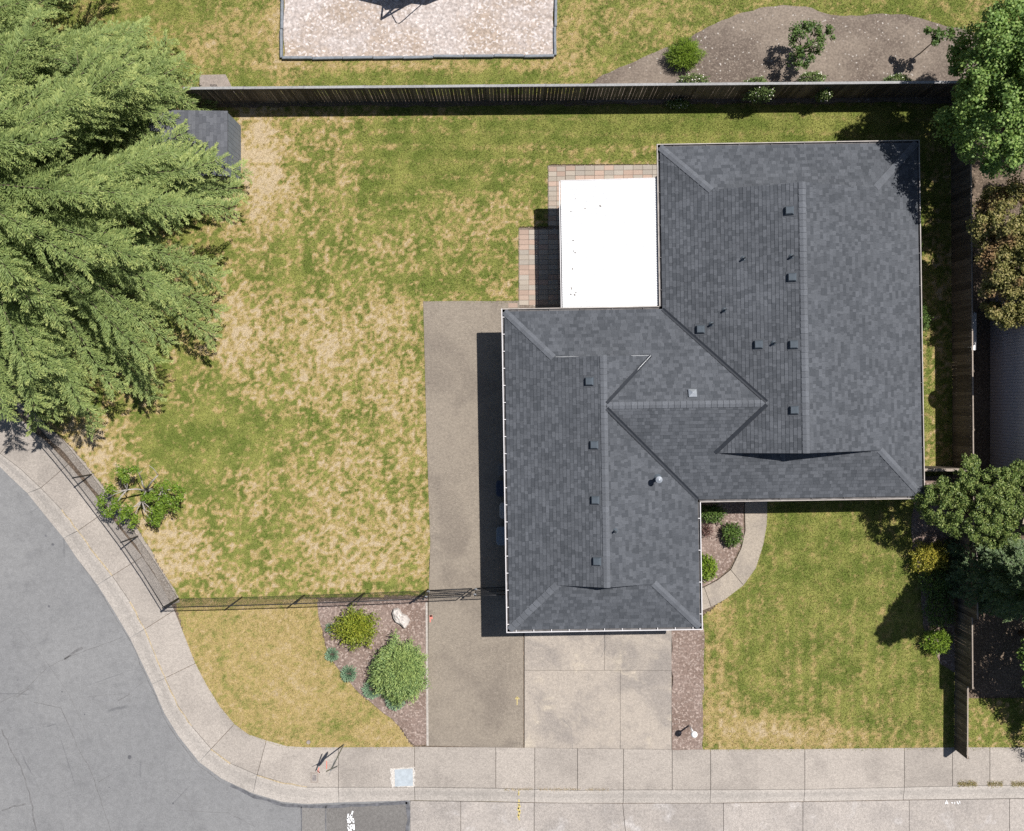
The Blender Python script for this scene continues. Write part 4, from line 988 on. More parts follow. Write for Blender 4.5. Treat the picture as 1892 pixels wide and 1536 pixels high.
# ------------------------------------------------------------------ plants
def leaf_quads(P, D, Nn, L, W, fold=0.25):
    """P base points, D leaf axis, Nn approx normal"""
    S = np.cross(D, Nn); S /= np.linalg.norm(S, axis=1, keepdims=True) + 1e-9
    U = np.cross(S, D)
    L = L[:, None]; W = W[:, None]
    V = np.stack([P, P + D * L * .45 + S * W * .5 + U * W * fold, P + D * L, P + D * L * .45 - S * W * .5 + U * W * fold], 1)
    return V
def unitv(n):
    v = rng.normal(size=(n, 3)); return v / np.linalg.norm(v, axis=1, keepdims=True)
def norm(a): return a / (np.linalg.norm(a, axis=1, keepdims=True) + 1e-9)
def crown_mesh(name, clumps, per, L, W, up=0.5, sx=1.0, tone_up=.35):
    """clumps: list of (centre, radius xyz tuple, outward dir)"""
    Vs = []; T = []
    for (c, r, w) in clumps:
        n = int(per * w); d = unitv(n); rr = rng.random(n) ** .4
        P = np.array(c) + d * rr[:, None] * np.array(r)
        N = norm(d * .6 + np.array([0, 0, up]) + unitv(n) * .55)
        ax = norm(np.cross(N, unitv(n)))
        ax = norm(ax + d * .5)
        l = L * rng.uniform(.65, 1.25, n); ww = W * rng.uniform(.7, 1.2, n)
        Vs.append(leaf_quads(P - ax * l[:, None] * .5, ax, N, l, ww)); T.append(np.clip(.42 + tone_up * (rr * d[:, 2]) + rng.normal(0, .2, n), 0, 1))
    V = np.concatenate(Vs); n = len(V)
    return np_mesh(name, V.reshape(-1, 3), np.arange(4 * n).reshape(n, 4), face_attrs={'tone': np.concatenate(T)})
def limbs(mb, base, targets, r0, fork=.4, bend=.12):
    base = Vector(base)
    for t in targets:
        t = Vector(t); mid = base.lerp(t, fork) + Vector((random.uniform(-bend, bend), random.uniform(-bend, bend), random.uniform(0, bend))) * (t - base).length
        mb.tube([base, mid, mid.lerp(t, .6) + Vector((random.uniform(-1, 1), random.uniform(-1, 1), random.uniform(-.3, .6))) * .05 * (t - base).length, t], [r0, r0 * .7, r0 * .4, r0 * .12], 6)
def broadleaf(name, base, label, cat, mat, blobs, nclump, cr, per, L, W, trunk_h, trunk_r, bark='bark', group=None, up=.5, nl=14):
    root = thing(name, base, label, cat, group); base = Vector(base)
    cl = []; tops = []
    for (c, r, w) in blobs:
        k = int(nclump * w)
        for _ in range(k):
            d = unitv(1)[0]; d[2] = d[2] * .8 + .25; d /= np.linalg.norm(d); q = random.uniform(.55, 1.0) ** .6
            p = np.array(c) + d * q * np.array(r); s = cr * random.uniform(.6, 1.25)
            cl.append((p, (s, s, s * .6), random.uniform(.6, 1.3)))
    m = crown_mesh('crown', cl, per, L, W, up); link('crown', m, M[mat], root)
    mb = MB(); fork = base + Vector((0, 0, trunk_h)); mb.tube([base - Vector((0, 0, .05)), base + Vector((.02, .03, trunk_h * .5)), fork], [trunk_r * 1.25, trunk_r, trunk_r * .8], 9)
    tg = random.sample(cl, min(nl, len(cl))); limbs(mb, fork, [t[0] for t in tg], trunk_r * .6)
    link('trunk', mb.mesh('trunk', True), M[bark], root); return root
def g3(px, py, z=0.0): p = at(px, py, 0); return (p.x, p.y, z)
def gat(px, py, z):    # point at height z seen at pixel
    p = at(px, py, z); return (p.x, p.y, z)

def conifer(name, base, label, h, Rb, zmin, nb, mat, droop=.2, sec_step=.24, sec_len=(.45, 1.25), tw_step=.075, tw=(.16, .045), ang0=None, cat='tree', power=.75, limit=None, fpow=1.15, needle=1):
    root = thing(name, base, label, cat); bx, by, bz = base; Vs = []; T = []; mbt = MB()
    mbt.tube([(bx, by, -.1), (bx + .05, by, h * .4), (bx, by, h * .97)], [h * .026, h * .016, .03], 9)
    for i in range(nb):
        f = (i + random.random() * .6) / nb; z = zmin + (h - zmin) * f ** fpow * .985
        rel = (z - zmin) / (h - zmin); Lb = Rb * (1 - rel) ** power * random.uniform(.82, 1.08) + .35
        a = i * 2.39996 + random.uniform(-.3, .3)
        if limit is not None: Lb = min(Lb, limit(a) * random.uniform(.9, 1.03))
        rise = .10 + .45 * rel + random.uniform(-.06, .06)
        d = np.array([math.cos(a), math.sin(a), 0]); n = max(6, int(Lb / .12)); t = np.linspace(0, 1, n)
        bow = random.uniform(-.06, .06) * Lb
        s = np.array([-d[1], d[0], 0])
        C = np.array([bx, by, z]) + np.outer(t * Lb, d) + np.outer(bow * t * t, s); C[:, 2] += Lb * (rise * t - (droop + .12) * t ** 2.2)
        mbt.tube([tuple(C[0]), tuple(C[n // 3]), tuple(C[2 * n // 3]), tuple(C[-1])], [.02 + .006 * Lb, .012 + .003 * Lb, .008, .005], 5)
        tl = .18 * Lb if Lb > 1.2 else .05
        while tl < Lb:
            ft = tl / Lb; j = min(n - 2, int(ft * (n - 1))); p0 = C[j] + (C[j + 1] - C[j]) * (ft * (n - 1) - j); fw = C[j + 1] - C[j]; fw = fw / np.linalg.norm(fw)
            sd = np.cross(fw, [0, 0, 1]); sd /= np.linalg.norm(sd)
            for side in (1, -1):
                sl = random.uniform(*sec_len) * (1.08 - .5 * ft ** 2) * min(1, .5 + ft * 1.3) * min(1.0, .35 + Lb / 4)
                ang = random.uniform(.55, 1.0); q = fw * math.cos(ang) + sd * side * math.sin(ang); q = q + np.array([0, 0, random.uniform(-.15, .28)]); q /= np.linalg.norm(q)
                m = max(4, int(sl / tw_step * (1.45 if needle == 2 else 1))); u = (np.arange(m) + .5) / m
                PP = p0 + np.outer(u * sl, q); PP[:, 2] -= .42 * sl * u ** 1.7
                sq = np.cross(q, [0, 0, 1]); sq /= np.linalg.norm(sq); up_ = np.cross(sq, q)
                for s2 in (1, -1, 0):
                    aa = rng.uniform(.45, .95, m) * (1 if s2 else 0); D = np.cos(aa)[:, None] * q + (np.sin(aa) * (s2 or 1))[:, None] * sq + rng.normal(0, .18, (m, 3)) + up_ * (.45 if s2 == 0 else .15)
                    D = norm(D); Nn = norm(up_ + rng.normal(0, .35, (m, 3)))
                    l = tw[0] * rng.uniform(.7, 1.3, m) * (1.1 - .55 * u); w = tw[1] * rng.uniform(.8, 1.3, m) * (.62 if needle == 2 else 1); l = l * (1.15 if needle == 2 else 1)
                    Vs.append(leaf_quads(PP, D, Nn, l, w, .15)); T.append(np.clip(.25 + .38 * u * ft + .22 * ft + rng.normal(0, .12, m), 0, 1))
            tl += sec_step * random.uniform(.75, 1.25)
    V = np.concatenate(Vs); n = len(V)
    link('crown', np_mesh('crown', V.reshape(-1, 3), np.arange(4 * n).reshape(n, 4), face_attrs={'tone': np.concatenate(T)}), M[mat], root)
    link('trunk', mbt.mesh('trunk', True), M['bark'], root); return root

def cedar_lim(a):
    a = math.degrees(math.atan2(math.sin(a), math.cos(a)))
    return float(np.interp(a, [-180, -120, -95, -70, -45, -20, 0, 10, 15, 20, 25, 42, 50, 70, 95, 180], [8.8, 8.8, 8.7, 8.6, 8.5, 8.5, 8.6, 8.6, 8.0, 7.5, 7.3, 7.3, 7.6, 7.7, 7.6, 8.6]))
conifer('conifer_tree', g3(116, 418), 'huge spreading conifer with feathery yellow green branches over the shed', 12.8, 9.1, 2.9, 180, 'cedar', .13, .18, (.45, 1.25), .075, (.17, .058), limit=cedar_lim, fpow=1.3, needle=2)
conifer('conifer_tree', g3(40, 175), 'second feathery conifer crown at the top left corner of the picture', 10.2, 6.9, 2.6, 105, 'cedar', .13, .2, (.45, 1.15), .08, (.17, .058), fpow=1.25, needle=2)
conifer('conifer_tree', g3(262, 212), 'lower feathery conifer crown between the shed and the back fence end', 6.2, 2.7, 1.0, 75, 'cedar', .13, .19, (.45, 1.1), .075, (.17, .058), fpow=1.2, needle=2)
conifer('conifer_tree', g3(1806, 1046), 'narrow dark conifer beyond the stepped fence, casting a pointed shadow on the front lawn', 9.9, 1.65, .5, 290, 'tealpine', .25, .13, (.25, .5), .06, (.12, .05), power=1.0)

# maple behind the fence corner
mc = g3(1784, 258)
def rel(dx, dy, z): return (mc[0] + dx, mc[1] + dy, z)
broadleaf('maple_tree', mc, 'large bright green maple at the corner of the two board fences', 'tree', 'maple',
          [(rel(0, 0, 6.2), (3.0, 3.0, 2.3), 1), (rel(.2, 2.3, 5.6), (2.2, 1.9, 1.7), .6), (rel(-1.3, -.6, 5.0), (1.7, 2.0, 1.6), .55), (rel(.4, 1.2, 8.2), (1.5, 1.6, 1.4), .35), (rel(-.7, 1.6, 4.2), (2.0, 1.9, 1.2), .4), (rel(2.4, .2, 5.5), (2.2, 3, 2), .5), (rel(.7, 3.3, 6.0), (.8, .8, .8), .16), (rel(-1.2, 1.4, 6.6), (1.5, 1.6, 1.2), .4)], 120, .42, 190, .115, .09, 2.2, .17, nl=26)
bc = g3(1797, 480)
def rel(dx, dy, z): return (bc[0] + dx, bc[1] + dy, z)
broadleaf('bronze_tree', bc, 'small olive and bronze leaved tree between the fence and neighbour house', 'tree', 'bronze',
          [(rel(.1, 1.0, 3.6), (1.7, 1.5, 1.2), 1), (rel(.2, -.6, 3.3), (1.4, 1.3, 1.1), .8), (rel(.2, -1.8, 2.7), (1.1, 1.1, .9), .5), (rel(1.3, .2, 4.0), (1.6, 1.9, 1.2), .8)], 150, .34, 170, .1, .065, 1.2, .1, nl=20)
lc = g3(1746, 918)
def rel(dx, dy, z): return (lc[0] + dx, lc[1] + dy, z)
broadleaf('laurel_tree', lc, 'dark glossy laurel tree at the front corner of the house by the fence', 'tree', 'laurel',
          [(rel(-.2, .1, 3.2), (2.0, 1.35, 1.3), 1), (rel(1.2, -.1, 3.1), (1.5, 1.3, 1.2), .7), (rel(-1.2, -.1, 2.5), (1.0, .9, .9), .4), (rel(.3, .9, 3.3), (1.2, .6, .8), .3), (rel(-.5, 1.65, 3.3), (.3, .35, .3), .1), (rel(2.2, 1.1, 3.2), (.4, .35, .3), .1), (rel(-1.9, .3, 2.7), (.4, .35, .4), .12), (rel(.7, -1.5, 2.6), (.7, .3, .4), .16), (rel(1.5, 1.4, 3.2), (.3, .3, .3), .08)], 200, .17, 85, .09, .042, 1.1, .12, nl=24, up=.3)
nc = g3(1888, 1170)
def rel(dx, dy, z): return (nc[0] + dx, nc[1] + dy, z)
broadleaf('shade_tree', nc, 'leafy light green tree at the right edge beyond the stepped fence', 'tree', 'maple',
          [(rel(.9, .1, 3.6), (1.9, 2.0, 1.6), 1), (rel(-.5, -.6, 2.6), (1.0, 1.0, .8), .35), (rel(1.2, 2.0, 4.2), (2.0, 1.6, 1.4), .6), (rel(1.4, -1.5, 3.2), (1.6, 1.2, 1.2), .6)], 90, .4, 150, .11, .085, 1.4, .11, nl=16)
nc2 = g3(1960, 1300)
broadleaf('hedge_tree', nc2, 'clipped round green shrub by the pavement at the lower right edge', 'shrub', 'deep', [((nc2[0] - .6, nc2[1] - .6, 1.0), (1.2, 1.5, .9), 1)], 90, .26, 110, .08, .045, .5, .06)

# small open tree beside the curved fence
sc_ = g3(283, 903)
def rel(px, py, z): return gat(px, py, z)
root = thing('young_tree', sc_, 'small sparse tree with bare grey branches beside the curved chain link fence', 'tree')
tips = [(222, 868, 1.7), (245, 862, 2.0), (275, 860, 2.0), (205, 905, 1.6), (190, 925, 1.5), (198, 945, 1.3), (228, 955, 1.3), (250, 965, 1.2), (300, 900, 1.7), (322, 905, 1.8), (335, 915, 1.6), (290, 930, 1.4), (285, 950, 1.3), (300, 945, 1.3), (318, 935, 1.5), (282, 965, 1.2), (270, 925, 1.5), (232, 880, 1.8), (215, 930, 1.5), (310, 920, 1.6), (285, 915, 1.5), (295, 960, 1.2), (262, 870, 2.0), (240, 940, 1.4)]
mb = MB(); fork = Vector((sc_[0], sc_[1], .8)); mb.tube([(sc_[0] + .02, sc_[1] - .05, -.05), (sc_[0], sc_[1], .45), fork], [.075, .06, .055], 8)
main = [rel(262, 888, 1.55), rel(235, 905, 1.6), rel(292, 878, 1.7), rel(300, 905, 1.5), rel(262, 925, 1.35)]
for t in main: mb.tube([fork, fork.lerp(Vector(t), .5) + Vector((random.uniform(-.08, .08), random.uniform(-.08, .08), .08)), t], [.045, .035, .022], 6)
cl = []
for t in tips:
    p = rel(*t); b = min(main, key=lambda q: (Vector(q) - Vector(p)).length)
    mb.tube([b, Vector(b).lerp(Vector(p), .5) + Vector((random.uniform(-.1, .1), random.uniform(-.1, .1), .06)), p], [.02, .014, .007], 5)
    if t[:2] not in ((275, 860), (262, 870)):
        for _ in range(4): cl.append(((p[0] + random.uniform(-.16, .16), p[1] + random.uniform(-.16, .16), p[2] + random.uniform(-.1, .1)), (.2, .2, .13), 1))
link('trunk', mb.mesh('trunk', True), M['greybark'], root); link('crown', crown_mesh('crown', cl, 58, .1, .052, .5), M['bright'], root)

def shrub(name, base, r, h, label, mat, n, L, W, cat='shrub', up=.5, stems=7, flowers=0, group=None, spiky=False, shell=.55, lumpy=.36):
    """rounded bush: leaves spread through an ellipsoid, stems from the ground"""
    root = thing(name, base, label, cat, group); b = np.array(base)
    d = unitv(n); d[:, 2] = np.abs(d[:, 2]) * 1.0 - .15; d = norm(d); rr = shell + (1 - shell) * rng.random(n) ** .6
    lump = 1 + lumpy * (fbm(d[:, 0] * 2 + base[0], d[:, 1] * 2 + d[:, 2] + base[1], 1.6, 9, 3) - .5) * 2
    lump = lump * (1 - .5 * np.clip(vnoise(d[:, 0] * 1.0 + d[:, 2] * .7 + base[0], d[:, 1] + d[:, 2] * .7 + base[1], 5.0, 21) - .35, 0, 1)) + .06 * rng.normal(size=n)
    P = b + np.array([0, 0, h * .42]) + d * (rr * lump)[:, None] * np.array([r[0], r[1], h * .58])
    P[:, 2] = np.maximum(P[:, 2], .03)
    N = norm(d + unitv(n) * .5 + np.array([0, 0, up])); ax = norm(d * (1.5 if spiky else .55) + np.cross(N, unitv(n)) * .9 + np.array([0, 0, .25]))
    l = L * rng.uniform(.6, 1.3, n); w = W * rng.uniform(.7, 1.25, n)
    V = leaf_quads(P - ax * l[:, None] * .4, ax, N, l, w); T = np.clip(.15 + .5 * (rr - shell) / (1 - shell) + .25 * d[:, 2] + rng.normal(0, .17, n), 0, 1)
    link('foliage', np_mesh('foliage', V.reshape(-1, 3), np.arange(4 * n).reshape(n, 4), face_attrs={'tone': T}), M[mat], root)
    mb = MB()
    for k in range(stems):
        a = k / stems * 6.28 + random.uniform(-.4, .4); t = (b[0] + math.cos(a) * r[0] * .6, b[1] + math.sin(a) * r[1] * .6, h * .6)
        mb.tube([(b[0], b[1], -.03), (b[0] + math.cos(a) * r[0] * .25, b[1] + math.sin(a) * r[1] * .25, h * .35), t], [.014, .01, .004], 5)
    link('stems', mb.mesh('stems'), M['bark'], root)
    if flowers:
        k = rng.integers(0, n, flowers); N2 = norm(d[k] + np.array([0, 0, .8])); ax = norm(np.cross(N2, unitv(flowers)))
        V = leaf_quads(P[k] + d[k] * .05 - ax * .03, ax, N2, np.full(flowers, .055), np.full(flowers, .05), .0)
        o = link('blossom', np_mesh('blossom', V.reshape(-1, 3), np.arange(4 * flowers).reshape(flowers, 4), face_attrs={'tone': rng.random(flowers)}), M['petal'], root); o['kind'] = 'stuff'
    return root
shrub('round_shrub', g3(741, 1233), (1.17, 1.38), 1.3, 'big round sage green shrub spilling over the edge of the parking strip', 'sage', 15000, .13, .036, shell=.5, up=.9)
shrub('yellow_shrub', g3(660, 1157), (.98, .86), .8, 'loose yellow green shrub next to the boulder', 'lime', 4600, .105, .045, shell=.25, lumpy=.5)
SP = 'blue green spurges along the bed edge'
def spurge(px, py, r, label):
    base = g3(px, py); root = thing('spurge_plant', base, label, 'plant', SP); b = np.array(base); n = int(420 * (r / .3) ** 2)
    d = unitv(n); d[:, 2] = np.abs(d[:, 2]) * .9 + .1; d = norm(d); q = .35 + .65 * rng.random(n)
    P = b + d * (q * r)[:, None] * np.array([.85, .85, .9]); N = norm(np.array([0, 0, 1.0]) + unitv(n) * .4); ax = norm(d * 1.3 + unitv(n) * .3)
    V = leaf_quads(P, ax, N, np.full(n, .1) * rng.uniform(.7, 1.2, n), np.full(n, .028)); T = np.clip(.2 + .6 * (q - .35) + rng.normal(0, .15, n), 0, 1)
    link('leaves', np_mesh('leaves', V.reshape(-1, 3), np.arange(4 * n).reshape(n, 4), face_attrs={'tone': T}), M['spurge'], root)
    mb = MB()
    for k in range(9): a = k * .7; mb.tube([b, b + np.array([math.cos(a) * r * .45, math.sin(a) * r * .45, r * .35]), b + np.array([math.cos(a) * r * .85, math.sin(a) * r * .85, r * .5])], [.01, .008, .005], 5)
    link('stems', mb.mesh('stems'), M['bark'], root)
spurge(614, 1209, .31, 'topmost of the three round blue green spurge plants by the grass')
spurge(645, 1244, .38, 'middle one of the three round blue green spurge plants')
spurge(688, 1272, .46, 'largest blue green spurge plant, tucked against the big round shrub')
spurge(731, 1292, .48, 'blue green spurge plant under the lower edge of the big round shrub')
spurge(610, 1160, .2, 'tiny pale spurge plant left of the yellow green shrub')
# entry bed
shrub('entry_shrub', g3(1350, 986), (.46, .5), .62, 'round dark green shrub in the middle of the entry bed', 'deep', 1500, .1, .045)
shrub('entry_shrub', g3(1312, 948), (.62, .42), .6, 'dark green shrub in the inside corner of the eaves', 'deep', 1600, .1, .04)
shrub('entry_shrub', g3(1302, 1046), (.42, .6), .75, 'light green leafy shrub half under the right eave', 'bright', 1500, .11, .05)
shrub('barberry', g3(1304, 978), (.32, .4), .4, 'wispy burgundy shrub under the eave of the entry bed', 'burgundy', 420, .07, .03, shell=.2)
# fence bed at right
shrub('golden_shrub', g3(1708, 1027), (.85, .78), 1.0, 'yellow leaved golden shrub below the laurel', 'gold', 3600, .085, .045)
shrub('dark_shrub', g3(1722, 1075), (.8, .7), .95, 'dark green shrub in the shade right below the golden shrub', 'deep', 2200, .09, .04)
shrub('dark_shrub', g3(1728, 1122), (.7, .75), .85, 'dark green shrub in deep shade against the stepped fence', 'deep', 2000, .09, .04)
shrub('green_shrub', g3(1724, 1181), (.62, .6), .75, 'bright green shrub at the lower end of the fence bed', 'bright', 1900, .11, .04)
# corridor beside the house
shrub('side_shrub', g3(1672, 470), (.35, .6), 1.4, 'shaded shrub against the right wall of the house', 'deep', 1300, .08, .04)
shrub('side_shrub', g3(1690, 590), (.4, .8), 1.1, 'shaded low shrub in the narrow right side passage', 'deep', 1500, .08, .04)
# park bed
shrub('ball_shrub', g3(1262, 107), (.78, .72), 1.0, 'fine leaved bright green ball shrub at the left end of the dirt bed', 'bright', 9000, .13, .016, shell=.35)
sb = g3(1471, 104)
broadleaf('garden_tree', sb, 'dark green leafy young tree in the middle of the dirt bed', 'tree', 'deep', [((sb[0], sb[1] + .1, 1.55), (.72, .75, .55), 1), ((sb[0] + .75, sb[1] + .35, 1.6), (.35, .28, .25), .2), ((sb[0] - .1, sb[1] - .6, 1.2), (.45, .35, .35), .25)], 34, .2, 62, .1, .055, .6, .04, nl=14)
sp = g3(1700, 99)
broadleaf('sapling', sp, 'thin stemmed sapling at the right end of the dirt bed', 'tree', 'deep', [((sp[0] - .1, sp[1] - .02, 2.0), (.3, .28, .22), 1), ((sp[0] + .35, sp[1] + .1, 2.0), (.25, .2, .16), .5), ((sp[0] - .35, sp[1] + .2, 1.9), (.16, .14, .12), .3)], 12, .14, 40, .11, .07, 1.6, .022, nl=10)
RO = 'rose bushes along the board fence'
for (px, py, rx, ry, h, lab) in ((1275, 158, .72, .3, .95, 'white flowering rose bush below the ball shrub'), (1495, 152, .6, .3, 1.0, 'white flowering rose bush below the dark young tree'), (1650, 155, .6, .28, .8, 'white flowering rose bush below the sapling shadow'),
                                 (1392, 160, .5, .22, .95, 'low rose growing behind the fence left of the rose spilling over'), (1390, 191, .62, .26, 2.1, 'tall white flowering rose spilling over the board fence'), (1508, 190, .34, .2, 1.7, 'narrow rose climbing on the yard side of the board fence'),
                                 (1252, 195, .5, .2, .5, 'small shaded rose at the foot of the fence above the patio cover')):
    shrub('rose_bush', g3(px, py), (rx, ry), h, lab, 'rose', int(1400 * rx / .6), .075, .045, flowers=int(30 * rx / .6), group=RO)

# ------------------------------------------------------------------ shed
sh = thing('garden_shed', (-13.0, 9.9, 0), 'small garden shed with flat grey shingled roof and slate blue wall under the conifer', 'shed')
x1_, x0_ = at(445.5, 0).x, at(445.5, 0).x - 3.0; ya, yb = 8.9, 11.42
M['shed_wall'] = plain('shed_wall', (0.16, 0.178, 0.20), .8, var=.12, s=3)
link('wall', MB().box(((x0_ + x1_) / 2, (ya + yb) / 2, 1.0), (x1_ - x0_ - .03, yb - ya - .03, 2.0)).mesh('wall'), M['shed_wall'], sh)
y = ya + .1
while y < yb - .05:
    link('wall_board', MB().box((x1_ - .012, y, 1.0), (.02, .19, 1.98)).mesh('wall_board'), M['shed_wall'], sh); y += .2
mb = MB().prism([(x0_ - .05, ya - .05), (x1_ + .02, ya - .05), (x1_ + .02, yb + .02), (x0_ - .05, yb + .02)], 1.98, 2.04, tone=.2)
sroof = link('roof', mb.mesh('roof'), M['shed_shingle'], sh)
fs_ = MB()
lay_shingles([(x1_ + .02, ya - .05), (x1_ + .02, yb + .02), (x0_ - .05, yb + .02), (x0_ - .05, ya - .05)], (x1_ + .02, ya - .05), (-1, 0), fs_, lambda u, v, h: Vector((u, v, 2.045 + h)), .06, None, .14, .2, .42)
o = link('shingle_field', fs_.mesh('shingle_field'), M['shed_shingle'], sroof); o['kind'] = 'stuff'

# ------------------------------------------------------------------ neighbour's house
nx0 = at(1830, 0).x; ny0, ny1 = at(0, 940).y, at(0, 548).y; ym = (ny0 + ny1) / 2
nh = thing('neighbour_house', (nx0 + 4, ym, 0), 'neighbouring house with grooved taupe gable wall beyond the tall fence', 'house')
hp, hr = 2.75, 2.75 + .36 * (ny1 - ny0) / 2
link('wall', MB().add([(nx0, ny0, 0), (nx0, ny1, 0), (nx0, ny1, hp), (nx0, ym, hr), (nx0, ny0, hp), (nx0 + 9, ny0, 0), (nx0 + 9, ny1, 0), (nx0 + 9, ny1, hp), (nx0 + 9, ym, hr), (nx0 + 9, ny0, hp)],
     [(0, 4, 3, 2, 1), (5, 6, 7, 8, 9), (0, 5, 9, 4), (1, 2, 7, 6)]).mesh('wall'), M['taupe'], nh)
y = ny0 + .06
while y < ny1 - .03:
    ht = hp + .36 * (min(y - ny0, ny1 - y)) - .02
    link('siding_board', MB().box((nx0 - .008, y, ht / 2), (.02, .108, ht)).mesh('siding_board'), M['taupe'], nh); y += .125
nr = MB()
for (ya_, yb_) in ((ny0 - .3, ym), (ny1 + .3, ym)):
    za = hp - .3 * .36; nr.add([(nx0 - .05, ya_, za + .03), (nx0 + 9.2, ya_, za + .03), (nx0 + 9.2, yb_, hr + .03), (nx0 - .05, yb_, hr + .03), (nx0 - .05, ya_, za + .1), (nx0 + 9.2, ya_, za + .1), (nx0 + 9.2, yb_, hr + .1), (nx0 - .05, yb_, hr + .1)],
                                  [(0, 1, 2, 3), (4, 5, 6, 7), (0, 1, 5, 4), (0, 3, 7, 4), (1, 2, 6, 5)])
link('roof', nr.mesh('roof'), M['tan_roof'], nh)
dish = thing('satellite_dish', (nx0 + .5, at(0, 690).y, 3.4), 'round satellite dish on the neighbour house roof at the right edge', 'dish')
dc = Vector((19.32, 1.16, 4.2)); mb = MB(); dn_ = Vector((.82, .37, .43)).normalized(); sx_ = dn_.cross(Vector((0, 0, 1))).normalized(); sy_ = dn_.cross(sx_)
rings = [[dc + (sx_ * math.cos(k * .393) + sy_ * math.sin(k * .393)) * r_ + dn_ * (r_ * r_ * .5) for k in range(16)] for r_ in (.05, .2, .38)]
vs = [v for rg in rings for v in rg]; mb.add(vs, [(j * 16 + k, j * 16 + (k + 1) % 16, (j + 1) * 16 + (k + 1) % 16, (j + 1) * 16 + k) for j in (0, 1) for k in range(16)] + [tuple(range(16))])
link('reflector', mb.mesh('reflector', True), M['gutter'], dish); link('mast', MB().tube([(nx0 + .25, dc.y - .2, 3.3), (nx0 + .1, dc.y - .2, 3.9), dc - dn_ * .03], .025, 8).mesh('mast'), M['steel'], dish)
# white cabinet and stepping block behind the tall fence
cb = at(1795, 612, .95); cab = thing('white_bench_box', (cb.x, cb.y, 0), 'long white box standing against the far side of the tall fence', 'box')
link('body', MB().box((cb.x + .07, cb.y, .44), (.34, 1.5, .88)).mesh('body'), M['gutter'], cab); link('lid', MB().box((cb.x + .02, cb.y, .9), (.30, 1.56, .05)).mesh('lid'), M['white_metal'], cab)
sbk = g3(1792, 680); o = link('paving_block', MB().prism([(sbk[0] - .16, sbk[1] - .14), (sbk[0] + .16, sbk[1] - .14), (sbk[0] + .16, sbk[1] + .14), (sbk[0] - .16, sbk[1] + .14)], -.06, .1, .02).mesh('paving_block'), M['pad']); tag(o, 'grey paving block lying in the shade behind the tall fence', 'block')

# ------------------------------------------------------------------ small things
# boulder
bd = g3(741, 1140); outline = [(724, 1132), (727, 1126), (735, 1124), (739, 1128), (743, 1135), (751, 1138), (757, 1146), (753, 1155), (748, 1162), (740, 1156), (731, 1150), (726, 1142)]
pts = G(outline, .15); cxm = sum(p[0] for p in pts) / len(pts); cym = sum(p[1] for p in pts) / len(pts); n = len(pts); vs = []
for (k, z) in ((1.0, -.05), (1.02, .1), (.9, .2), (.62, .255), (.3, .27)):
    for i, p in enumerate(pts): vs.append((cxm + (p[0] - cxm) * k, cym + (p[1] - cym) * k, z + .03 * math.sin(i * 2.1 + k * 5) * (z > 0) + .06 * (i < 5) * (z > .1)))
fs = [(j * n + i, j * n + (i + 1) % n, (j + 1) * n + (i + 1) % n, (j + 1) * n + i) for j in range(4) for i in range(n)] + [tuple(range(4 * n, 5 * n))]
if area2(pts) < 0: fs = [f[::-1] for f in fs]
o = link('boulder', MB().add(vs, fs).mesh('boulder'), M['rock']); tag(o, 'pale grey boulder lying on the bark mulch', 'boulder')
# lamp post
lb = g3(1273.5, 1340); lamp = thing('lamp_post', lb, 'white garden lamp post with round globe beside the driveway', 'lamp')
link('pole', MB().tube([(lb[0], lb[1], -.05), (lb[0], lb[1], 1.0)], .035, 10).mesh('pole', True), M['lampwhite'], lamp)
link('globe', MB().ball((lb[0], lb[1], 1.16), .135, 20, 14).mesh('globe', True), M['lampwhite'], lamp); link('finial', MB().ball((lb[0], lb[1], 1.305), .022, 8, 6).mesh('finial'), M['sign_back'], lamp)
link('fitter', MB().cone((lb[0], lb[1]), .05, .07, .98, 1.05, 12).mesh('fitter'), M['lampwhite'], lamp)
# street sign
sgb = g3(635, 1376); sign = thing('street_sign', sgb, 'thin street sign pole with crossed sign panels at the pavement corner', 'sign')
link('pole', MB().tube([(sgb[0], sgb[1], -.05), (sgb[0], sgb[1], 2.85)], .026, 8).mesh('pole'), M['sign_back'], sign)
def plate(name, z0, z1, w, ang, off=0.03, octo=False):
    d = Vector((math.cos(ang), math.sin(ang), 0)); s = Vector((-d.y, d.x, 0)); c = Vector((sgb[0], sgb[1], 0)) + s * off
    zc, hh = (z0 + z1) / 2, (z1 - z0) / 2
    if octo: P = [(math.cos(a) * w / 2 * 1.08, math.sin(a) * hh * 1.08) for a in [R(22.5 + 45 * k) for k in range(8)]]
    else: P = [(-w / 2, -hh), (w / 2, -hh), (w / 2, hh), (-w / 2, hh)]
    k = len(P); vs = [c + d * p[0] + Vector((0, 0, zc + p[1])) - s * .003 for p in P] + [c + d * p[0] + Vector((0, 0, zc + p[1])) + s * .003 for p in P]
    link(name, MB().add(vs, [tuple(range(k))[::-1], tuple(range(k, 2 * k))] + [(i, (i + 1) % k, k + (i + 1) % k, k + i) for i in range(k)]).mesh(name), M['sign_back'], sign)
plate('sign_panel', 1.75, 2.4, .65, R(62), octo=True); plate('street_blade', 2.45, 2.62, .75, R(70)); plate('street_blade', 2.66, 2.83, .5, R(25), 0)
